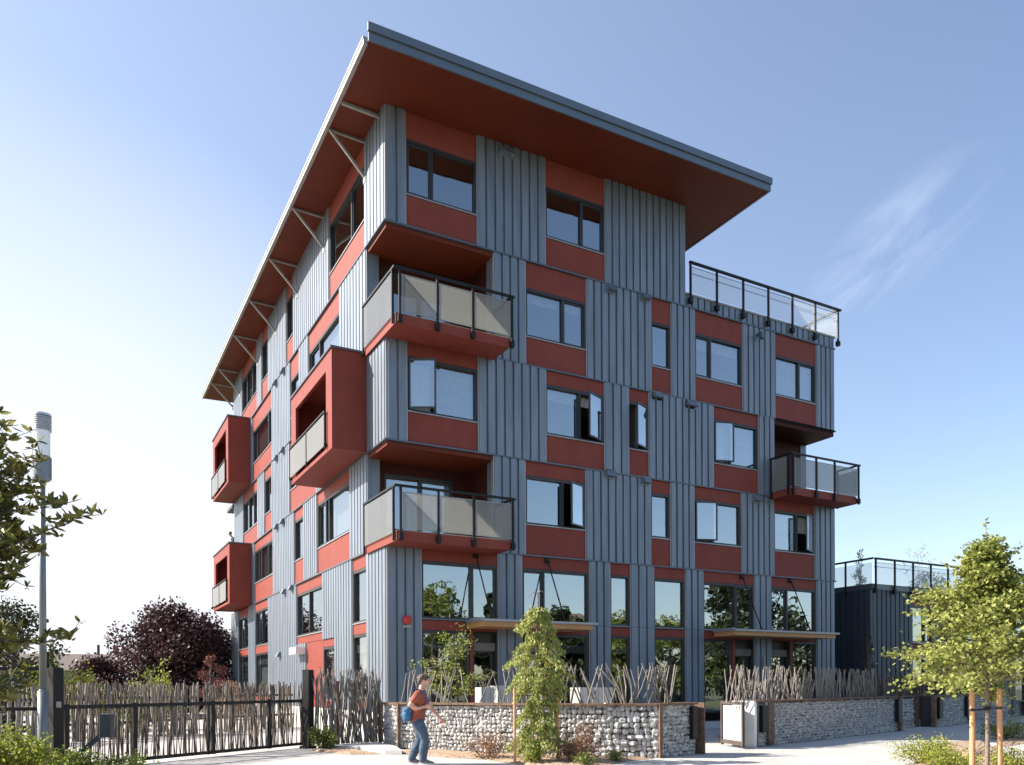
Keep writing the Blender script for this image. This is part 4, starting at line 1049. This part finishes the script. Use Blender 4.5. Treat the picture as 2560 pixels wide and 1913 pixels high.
shrub('shrub', 'barberry bush with dry flowers left of the drooping conifer', -.22, -6.7, .95, .60, 'g7', 800, .022, extra='g9')
shrub('shrub', 'reddish barberry bush right of the drooping conifer', .95, -8.1, .85, .55, 'g7', 900, .022)
shrub('shrub', 'taller dry barberry bush against the darker gabion stones', 1.55, -7.75, .7, .78, 'g7', 700, .022, extra='g9')
shrub('shrub', 'yellow-green ground shrub under the drooping conifer', .08, -8.0, .8, .5, 'g6', 800, .02)
shrub('shrub', 'low green tuft beside the pavement, before the reddish barberry', .7, -9.0, .5, .28, 'g5', 350, .02)
shrub('shrub', 'low green tuft at the right tip of the conifer bed', 1.75, -8.55, .45, .26, 'g5', 300, .02)
shrub('shrub', 'rounded yellow-green shrub at the left end of the street tree bed', 6.5, -12.15, 1.25, .62, 'g6', 1900, .02, stems=26, extra='g9')
shrub('shrub', 'low yellow-green shrub left of the orange tree stakes', 5.9, -12.95, 1.0, .42, 'g6', 1200, .02, stems=20)
shrub('shrub', 'low shrub right of the orange tree stakes', 6.5, -13.7, 1.2, .42, 'g6', 1200, .02, stems=20)
shrub('shrub', 'green shrub at the right picture edge beside the pavement', 14.8, -9.0, 1.8, .55, 'g5', 1200, .03, stems=20)
shrub('shrub', 'small flowering plant in the opening of the pedestrian gate', 7.6, -5.6, .5, .4, 'g7', 300, .025)
shrub('shrub', 'tall leafy bush rising over the pickets behind the gate', -6.0, 7.2, 1.8, 2.3, 'g5', 1500, .06, stems=16)
shrub('shrub', 'yellow-green bush behind the pickets left of the purple tree', -5.0, 10.6, 1.3, 2.7, 'g6', 700, .05, stems=12)
shrub('shrub', 'mixed red and green shrub against the far end of the tall block', -1.2, 18.6, 2.2, 1.9, 'g7', 1200, .05, stems=14)
shrub('shrub', 'wide green shrub behind the left part of the gate', -8.3, 12.0, 3.2, 2.6, 'g6', 1700, .07, stems=18)
cloudtree('dark_conifer', 'narrow dark conifer against the wall left of the second canopy', 'conifer', 7.3, -3.6, 2.6, .85, .3, 'g8', 2600, .028, 'barkd', shape='cone', clumps=26)
cloudtree('dark_conifer', 'dark conifer in the gap between the tall block and the low building', 'conifer', 18.9, -1.4, 3.6, 1.3, .4, 'g8', 2600, .035, 'barkd', shape='cone', clumps=28)
cloudtree('evergreen_tree', 'dark evergreen mass at the far left behind the black fence', 'tree', -9.75, 12.7, 4.6, 3.0, .2, 'g8', 5200, .09, 'barkd', clumps=34)
cloudtree('evergreen_tree', 'narrow olive cypress behind the lamp pole', 'tree', -8.5, 11.0, 3.3, .8, .4, 'g5', 1500, .05, 'barkd', shape='cone', clumps=18)
cloudtree('evergreen_tree', 'dark hedge tree between the cypress and the far left evergreen', 'tree', -10.2, 8.3, 3.3, 2.4, .1, 'g8', 2400, .08, 'barkd', clumps=22)
cloudtree('roof_tree', 'wispy conifer on the roof terrace of the low building, nearest the tall block', 'tree', 24.6, 3.4, 7.9, 1.3, 5.6, 'g5', 900, .05, 'bark', shape='cone', clumps=16, trunk=.03)
cloudtree('roof_tree', 'thin bare-looking tree on the roof terrace, left of the street tree', 'tree', 28.2, 3.0, 8.3, 1.6, 6.1, 'g9', 320, .05, 'bark', clumps=14, trunk=.02)
cloudtree('roof_grass', 'pale feathery grass clump behind the roof railing of the low building', 'plant', 26.2, 1.0, 6.5, 1.6, 5.5, 'g9', 700, .05, 'bark', clumps=14, trunk=.01, asp=4)

# far things
fb = thing('far_house', 'distant low grey house beyond the yard at the far left', 'house', (-9, 68, 0))
mb = MB(); mb.box(-16, -4, 64, 72, 0, 3.2); mb.build('wall', M['siding'], fb)
mb = MB(); mb.add([(-16.5, 63.5, 3.2), (-3.5, 63.5, 3.2), (-3.5, 72.5, 3.2), (-16.5, 72.5, 3.2), (-16.5, 68, 4.9), (-3.5, 68, 4.9)], [(0, 1, 5, 4), (2, 3, 4, 5), (0, 4, 3), (1, 2, 5), (0, 3, 2, 1)]); mb.build('roof', M['shingle'], fb)
up = thing('utility_pole', 'thin distant utility pole left of the purple tree', 'pole', (-5.8, 56.7, 0))
mb = MB(); mb.tube([(-5.8, 56.7, 0), (-5.8, 56.7, 5.3)], [.14, .11], 8); mb.build('pole', M['barkd'], up)
mb = MB(); mb.bar((-6.6, 56.7, 4.1), (-5.0, 56.7, 4.1), .08, .08); mb.build('crossarm', M['barkd'], up)
random.seed(41)
for i, (x, y, h, w) in enumerate(((-30, 75, 5, 9), (-19, 82, 4.2, 10), (-40, 60, 6, 10), (2, 90, 5.5, 9), (-12, 95, 4, 12))):
    labs = ['far wide tree on the left horizon', 'far low tree right of the distant house', 'farthest left tree on the horizon', 'far tree behind the plum tree', 'far low tree above the distant house']
    cloudtree('far_tree', labs[i], 'tree', x, y, h, w, .3, 'g5', 1500, .22, 'barkd', 'trees on the horizon', clumps=20)

# across the street: seen mirrored in the ground floor windows
random.seed(51)
for i, (x, y, h, w, m, lab) in enumerate((
    (19, -41, 9.5, 6.5, 'g5', 'broad green tree across the street mirrored in the first big window'),
    (25.5, -43, 9.8, 3.6, 'g8', 'pointed dark conifer across the street mirrored beside the first canopy'),
    (30, -38, 7.8, 4.2, 'g8', 'dark tree left of the mirrored house across the street'),
    (41, -43, 8.0, 7, 'g5', 'tree mirrored in the narrow middle window'),
    (49, -46, 7.8, 8, 'g5', 'tree mirrored in the square middle window'),
    (57, -46, 8.4, 7, 'g5', 'tree mirrored in the window left of the second canopy'),
    (37, -21.5, 10.5, 8, 'g8', 'large dark tree mirrored in the window above the second canopy'),
    (14, -44, 5.5, 6, 'g5', 'low tree mirrored at the left of the first big window'))):
    cloudtree('mirrored_tree', lab, 'tree', x, y, h, w, 1.2, m, 7500, .24, 'barkd', 'trees across the street mirrored in the windows', clumps=34, shape='cone' if 'conifer' in lab else 'round')
hs = thing('mirrored_house', 'two storey beige house across the street mirrored in the window above the first canopy', 'house', (36, -46, 0))
mb = MB(); mb.box(31, 42, -52, -43, 0, 6.2); mb.build('wall', M['siding'], hs)
mb = MB(); mb.add([(30.3, -42.3, 6.2), (42.7, -42.3, 6.2), (42.7, -52.7, 6.2), (30.3, -52.7, 6.2), (30.3, -47.5, 8.8), (42.7, -47.5, 8.8)], [(0, 1, 5, 4), (2, 3, 4, 5), (0, 4, 3), (1, 2, 5), (0, 3, 2, 1)]); mb.build('roof', M['shingle'], hs)
for x in (32.5, 36, 39.5):
    for z in (1.0, 3.9): mb = MB(); mb.box(x, x + 1.3, -42.995, -42.9, z, z + 1.3); mb.build('window', M['frame'], hs)

# ------------------------------------------------------------------ people
def fuse(mb, voxel, it=4):
    me = bpy.data.meshes.new('f'); me.from_pydata(mb.v, [], mb.f); ob = bpy.data.objects.new('f', me); col.objects.link(ob)
    r = ob.modifiers.new('r', 'REMESH'); r.mode = 'VOXEL'; r.voxel_size = voxel
    s = ob.modifiers.new('s', 'SMOOTH'); s.factor = .5; s.iterations = it
    dg = bpy.context.evaluated_depsgraph_get(); dg.update()
    m2 = bpy.data.meshes.new_from_object(ob.evaluated_get(dg))
    o = MB(); o.add([tuple(v.co) for v in m2.vertices], [tuple(p.vertices) for p in m2.polygons])
    bpy.data.objects.remove(ob); bpy.data.meshes.remove(m2)
    return o
def chain(mb, nodes):        # tapered limb: (x, y, z, r) joints, rounded at each joint
    for a, b in zip(nodes, nodes[1:]):
        mb.tube([a[:3], b[:3]], [a[3], b[3]], 12)
    for a in nodes: mb.ellip(a[:3], (a[3],) * 3, 12, 8)
def loft(mb, rings, n=18):   # horizontal elliptic rings (x, y, z, rx, ry)
    o = len(mb.v)
    for (x, y, z, rx, ry) in rings:
        for k in range(n):
            t = 2 * PI * k / n; mb.v.append((x + rx * math.cos(t), y + ry * math.sin(t), z))
    for i in range(len(rings) - 1):
        for k in range(n): mb.f.append((o + i * n + k, o + i * n + (k + 1) % n, o + (i + 1) * n + (k + 1) % n, o + (i + 1) * n + k)); mb.m.append(0)
    mb.f.append(tuple(o + k for k in range(n))[::-1]); mb.m.append(0)
    mb.f.append(tuple(o + (len(rings) - 1) * n + k for k in range(n))); mb.m.append(0)
# local frame: x = walking direction (to the right in the picture), y = away from the camera, z up
def walker():
    root = thing('person', 'man in a rust t-shirt and blue jeans walking on the pavement with a shoulder bag', 'person', (0, 0, 0))
    torso = [(-.06, 0, .84, .10, .15), (-.06, 0, .93, .105, .155), (-.045, 0, 1.05, .10, .14), (-.03, 0, 1.18, .11, .155), (-.015, 0, 1.30, .118, .175), (-.005, 0, 1.40, .105, .175), (.0, 0, 1.455, .08, .13), (.012, 0, 1.49, .055, .06)]
    armN = [(-.02, -.185, 1.405, .058), (-.155, -.255, 1.18, .042), (-.03, -.20, 1.12, .037), (.095, -.135, 1.155, .027)]
    armF = [(.0, .185, 1.405, .058), (.10, .26, 1.17, .043), (.22, .28, 1.03, .036), (.32, .28, .90, .026)]
    legN = [(-.04, -.085, .86, .092), (.03, -.088, .68, .08), (.085, -.085, .50, .06), (.06, -.082, .32, .056), (.045, -.08, .10, .038), (.15, -.085, .05, .032)]
    legF = [(-.06, .085, .86, .092), (-.035, .088, .68, .08), (-.02, .09, .50, .06), (-.10, .085, .30, .055), (-.17, .08, .11, .038), (-.06, .085, .045, .032)]
    body = MB(); loft(body, torso)
    for c in (armN, armF, legN, legF): chain(body, c)
    h = (.065, 0, 1.665)
    chain(body, [(.01, 0, 1.46, .058), (.045, 0, 1.60, .052)])
    hd = body
    hd.ellip(h, (.098, .078, .112), 16, 12); hd.ellip((h[0] + .035, 0, h[2] - .062), (.055, .052, .052), 12, 9); hd.ellip((h[0] + .104, 0, h[2] - .012), (.022, .013, .022), 8, 6)
    hd.ellip((h[0] + .085, 0, h[2] + .03), (.02, .045, .012), 8, 6); hd.ellip((h[0] + .092, 0, h[2] - .058), (.014, .024, .008), 8, 6)
    for s in (-1, 1): hd.ellip((h[0] - .005, s * .08, h[2] - .005), (.02, .012, .03), 8, 6)
    def hand(p, d, curl, side):
        d = Vector(d).normalized(); p = Vector(p); a = d.cross(Vector((0, 1, 0))).normalized()
        pc = p + d * .05; hd.ellip(pc, (.046, .022, .046), 12, 8)
        for o, l in ((-.030, .068), (-.010, .078), (.011, .073), (.030, .058)):
            q = pc + a * o + d * .032; pts = [q]; dd = d.copy()
            for k in range(3):
                dd = (dd + Vector((0, side * curl, 0))).normalized(); q = q + dd * l / 2.8; pts.append(q)
            hd.tube(pts, [.0112, .0105, .0098, .0085], 8)
        q = pc - a * .036; hd.tube([q - d * .012, q + d * .018 - a * .02, q + d * .052 - a * .022], [.014, .0125, .0095], 8)
    hand((.095, -.135, 1.155), (1, .1, .15), .8, 1); hand((.32, .28, .90), (.55, 0, -.8), .25, -1)
    body = fuse(body, .0075, 3)
    shirt = MB()
    loft(shirt, [(-.065, 0, .86, .145, .19), (-.055, 0, .98, .135, .18), (-.04, 0, 1.10, .128, .168), (-.03, 0, 1.2, .13, .178), (-.015, 0, 1.31, .135, .192), (-.005, 0, 1.40, .122, .19), (.0, 0, 1.455, .09, .14), (.008, 0, 1.485, .066, .072)])
    chain(shirt, [(-.02, -.185, 1.40, .076), (-.095, -.23, 1.27, .07)]); chain(shirt, [(.0, .185, 1.40, .076), (.06, .235, 1.26, .07)])
    shirt = fuse(shirt, .012, 3)
    jeans = MB(); loft(jeans, [(-.055, 0, .80, .115, .165), (-.06, 0, .88, .125, .17), (-.06, 0, .94, .12, .165)])
    for c in (legN, legF): chain(jeans, [(x, y, z, r + .017 + (.012 if z < .35 else 0)) for x, y, z, r in c[:-1]])
    jeans = fuse(jeans, .012, 3)
    hair = MB(); hair.ellip((h[0] - .018, 0, h[2] + .035), (.108, .090, .098), 16, 11, jit=.04)
    hair.ellip((h[0] - .07, 0, h[2] - .01), (.05, .078, .07), 12, 8, jit=.06)
    for i in range(60):
        a = U(0, 2 * PI); e = U(.2, 1.4); q = Vector((h[0] - .018 + .1 * math.cos(a) * math.cos(e), .085 * math.sin(a) * math.cos(e), h[2] + .035 + .088 * math.sin(e))); hair.ellip(q, (.022, .022, .014), 6, 5)
    sh = MB(); so = MB()
    for (x, y) in ((.115, -.083), (-.10, .082)):
        loft(sh, [(x, y, .0, .145, .052), (x, y, .03, .142, .05), (x - .01, y, .06, .125, .045), (x - .045, y, .09, .075, .042), (x - .065, y, .12, .055, .045)])
        loft(so, [(x, y, -.0, .15, .055), (x, y, .028, .148, .054)])
    sh = fuse(sh, .012, 3)
    bag = MB(); bag.ellip((-.225, -.16, .98), (.085, .075, .13), 14, 10, jit=.05); bag.ellip((-.215, -.155, 1.08), (.09, .075, .07), 12, 8); bag = fuse(bag, .012, 2)
    stp = MB(); stp.tube([(-.20, -.19, 1.10), (-.16, -.17, 1.30), (-.03, -.11, 1.50), (.07, -.12, 1.45), (.135, -.11, 1.30), (.14, -.11, 1.17), (.08, -.17, 1.02)], .017, 8)
    for nm, b, m, sm in (('body', body, 'skin', True), ('shirt', shirt, 'shirt', True), ('jeans', jeans, 'jean', True), ('hair', hair, 'hair', True), ('shoes', sh, 'shoe', True), ('soles', so, 'sole', False)):
        b.build(nm, M[m], root, sm)
    ey = MB()
    for s in (-1, 1): ey.ellip((h[0] + .086, s * .032, h[2] + .008), (.012, .013, .008), 8, 6)
    ey.build('eyes', M['frame'], root)
    bg = thing('shoulder_bag', 'blue shoulder bag hanging behind the back of the walking man', 'bag')
    bag.build('pouch', M['bag'], bg, True); stp.build('strap', M['bag'], bg, True)
    for o in (root, bg):
        o.scale = (1.13, 1.13, 1.0)
        o.rotation_euler = (0, 0, math.radians(-28.75)); o.location = (-1.84, -6.95, .0)
walker()
def leaner():
    root = thing('person', 'small figure in a dark blue shirt leaning on the far rear balcony', 'person', (0, 0, 0))
    b = MB(); loft(b, [(0, 0, .84, .1, .15), (0, 0, .95, .1, .15), (.03, 0, 1.12, .1, .14), (.08, 0, 1.28, .115, .17), (.12, 0, 1.38, .1, .17), (.15, 0, 1.45, .05, .07)])
    arms = [[(.11, s * .185, 1.37, .06), (.06, s * .24, 1.12, .045), (.30, s * .2, 1.07, .032)] for s in (-1, 1)]
    legs = [[(0, s * .09, .85, .09), (.02, s * .09, .48, .06), (0, s * .09, .08, .04), (.09, s * .09, .03, .03)] for s in (-1, 1)]
    for c in arms + legs: chain(b, c)
    chain(b, [(.14, 0, 1.42, .06), (.23, 0, 1.58, .055)]); b.ellip((.27, 0, 1.65), (.095, .078, .115), 14, 10); b.ellip((.37, 0, 1.64), (.02, .013, .02), 6, 5)
    for s in (-1, 1):
        b.ellip((.335, s * .2, 1.065), (.05, .042, .022), 10, 7)
        for k in range(4): b.tube([(.36, s * .2 + (k - 1.5) * .021, 1.065), (.41, s * .2 + (k - 1.5) * .022, 1.055), (.425, s * .2 + (k - 1.5) * .022, 1.03)], [.011, .01, .009], 6)
        b.tube([(.33, s * .165, 1.065), (.37, s * .145, 1.05)], .012, 6)
    b = fuse(b, .012, 2)
    s_ = MB(); loft(s_, [(0, 0, .90, .13, .175), (.03, 0, 1.12, .122, .165), (.08, 0, 1.28, .135, .188), (.115, 0, 1.38, .118, .185), (.14, 0, 1.44, .07, .09)])
    for c in arms: chain(s_, [(x, y, z, r + .016) for x, y, z, r in c])
    for c in ((1,), (-1,)): pass
    j = MB(); loft(j, [(0, 0, .8, .115, .165), (0, 0, .94, .115, .165)])
    for c in legs: chain(j, [(x, y, z, r + .02) for x, y, z, r in c[:3]])
    h = MB(); h.ellip((.255, 0, 1.69), (.1, .085, .09), 12, 8)
    s2 = MB()
    for s in (-1, 1): loft(s2, [(.06, s * .09, .0, .13, .05), (.06, s * .09, .05, .12, .045), (.0, s * .09, .09, .05, .045)])
    for nm, q, m in (('body', b, 'skin'), ('shirt', fuse(s_, .015, 2), 'dshirt'), ('trousers', fuse(j, .015, 2), 'jean'), ('hair', h, 'hair'), ('shoes', s2, 'shoe')): q.build(nm, M[m], root, True)
    root.rotation_euler = (0, 0, math.radians(180)); root.location = (.28, 25.75, 8.6)
leaner()

# ------------------------------------------------------------------ light, sky, camera
EL = math.radians(36)
az = Vector((-.85, .527)).normalized()            # horizontal direction towards the sun
sd = Vector((az.x * math.cos(EL), az.y * math.cos(EL), math.sin(EL)))
sun = bpy.data.lights.new('sun', 'SUN'); sun.energy = 5.0; sun.angle = math.radians(.55); sun.color = (1, .91, .80)
so = bpy.data.objects.new('sun', sun); col.objects.link(so); so.rotation_euler = sd.to_track_quat('Z', 'Y').to_euler(); so.location = (-20, 10, 40)
w = bpy.data.worlds.new('World'); sc.world = w; w.use_nodes = True
n = w.node_tree; n.nodes.clear()
out = n.nodes.new('ShaderNodeOutputWorld'); bg = n.nodes.new('ShaderNodeBackground'); L(n, bg.outputs[0], out.inputs[0])
sky = n.nodes.new('ShaderNodeTexSky'); sky.sky_type = 'NISHITA'; sky.sun_disc = False
sky.sun_elevation = EL; sky.sun_rotation = math.atan2(az.x, az.y)
sky.air_density = 1.0; sky.dust_density = 1.2; sky.ozone_density = 1.1; sky.altitude = 50
bg.inputs[1].default_value = .10
# thin wisps of cloud in one part of the sky (world directions)
tc = n.nodes.new('ShaderNodeTexCoord')
c0 = Vector((.862, .410, .430)).normalized()
def ray(px, py):
    X = (px - 1280) / 2012.6; Y = (py - 1715.2) / 2012.6; c_, s_ = math.cos(math.radians(-.277)), math.sin(math.radians(-.277))
    x0 = c_ * X + s_ * Y; y0 = -s_ * X + c_ * Y
    return Vector((x0 * .8767 + .4810, -x0 * .4810 + .8767, -y0)).normalized()
c0 = Vector((.8586, .2693, .4361)).normalized()
w0, w1 = ray(2060, 770), ray(2440, 420)
ax = (w1 - w0).normalized(); nr = w0.lerp(w1, .5).normalized(); bx_ = nr.cross(ax).normalized()
def dot(v):
    d_ = n.nodes.new('ShaderNodeVectorMath'); d_.operation = 'DOT_PRODUCT'; d_.inputs[1].default_value = v; L(n, tc.outputs['Generated'], d_.inputs[0]); return d_.outputs['Value']
def mth(op, a, b=None, clamp=False):
    k = n.nodes.new('ShaderNodeMath'); k.operation = op; k.use_clamp = clamp
    for i, q in enumerate((a, b)):
        if q is None: continue
        if isinstance(q, (int, float)): k.inputs[i].default_value = q
        else: L(n, q, k.inputs[i])
    return k.outputs[0]
cen = nr
u_ = mth('SUBTRACT', dot(ax), cen.dot(ax)); v_ = mth('SUBTRACT', dot(bx_), cen.dot(bx_))
cmb = n.nodes.new('ShaderNodeCombineXYZ'); L(n, mth('MULTIPLY', u_, 7.), cmb.inputs[0]); L(n, mth('MULTIPLY', v_, 26.), cmb.inputs[1])
no = n.nodes.new('ShaderNodeTexNoise'); no.inputs['Scale'].default_value = 1.; no.inputs['Detail'].default_value = 7; no.inputs['Roughness'].default_value = .62; no.inputs['Distortion'].default_value = .6
L(n, cmb.outputs[0], no.inputs['Vector'])
e = mth('ADD', mth('POWER', mth('ABSOLUTE', mth('DIVIDE', u_, .11)), 2.), mth('POWER', mth('ABSOLUTE', mth('DIVIDE', v_, .05)), 2.))
mask = mth('SUBTRACT', 1., e, True)
facing = mth('GREATER_THAN', dot(nr), 0.)
st_ = mth('MULTIPLY', mth('MULTIPLY', mth('SUBTRACT', no.outputs[0], .42), 3.2, True), mask, True)
st_ = mth('MULTIPLY', mth('MULTIPLY', st_, facing), .14, True)
mx = n.nodes.new('ShaderNodeMix'); mx.data_type = 'RGBA'; L(n, st_, mx.inputs[0]); L(n, sky.outputs[0], mx.inputs[6]); mx.inputs[7].default_value = (8.2, 8.6, 9.0, 1)
hz = ray(150, 1560)                                 # bright thin haze low in the sky on the sun's side
hf = mth('MULTIPLY', mth('POWER', mth('MULTIPLY', mth('SUBTRACT', dot(hz), .865), 7.4, True), 1.2), .85, True)
m3 = n.nodes.new('ShaderNodeMix'); m3.data_type = 'RGBA'; hl = mth('MULTIPLY', mth('MULTIPLY', mth('SUBTRACT', dot(ray(400, 700)), .6), 2.5, True), .11)
hf = mth('ADD', hf, hl, True)
tint = n.nodes.new('ShaderNodeMix'); tint.data_type = 'RGBA'; tint.blend_type = 'MULTIPLY'; tint.inputs[0].default_value = 1; tint.inputs[7].default_value = (1.03, .985, .99, 1)
L(n, mx.outputs[2], tint.inputs[6]); L(n, tint.outputs[2], m3.inputs[6]); m3.inputs[7].default_value = (4.2, 4.3, 4.6, 1)
L(n, hf, m3.inputs[0]); L(n, m3.outputs[2], bg.inputs[0])

cam = bpy.data.cameras.new('camera'); co = bpy.data.objects.new('camera', cam); col.objects.link(co); sc.camera = co
cam.sensor_width = 36; cam.sensor_fit = 'HORIZONTAL'; cam.lens = 2012.5745 / 2560 * 36; cam.shift_y = (1715.163 - 956.5) / 2560; cam.clip_end = 2000
co.location = (-7.949, -21.873, 1.55)
co.rotation_euler = (Matrix.Rotation(math.radians(-28.7504), 4, 'Z') @ Matrix.Rotation(PI / 2, 4, 'X') @ Matrix.Rotation(math.radians(-.277), 4, 'Z')).to_euler()
vs = sc.view_settings; vs.view_transform = 'Standard'; vs.look = 'None'; vs.exposure = 1.35; vs.gamma = 1
sc.render.engine = 'CYCLES'
sc.cycles.max_bounces = 8; sc.cycles.transparent_max_bounces = 16
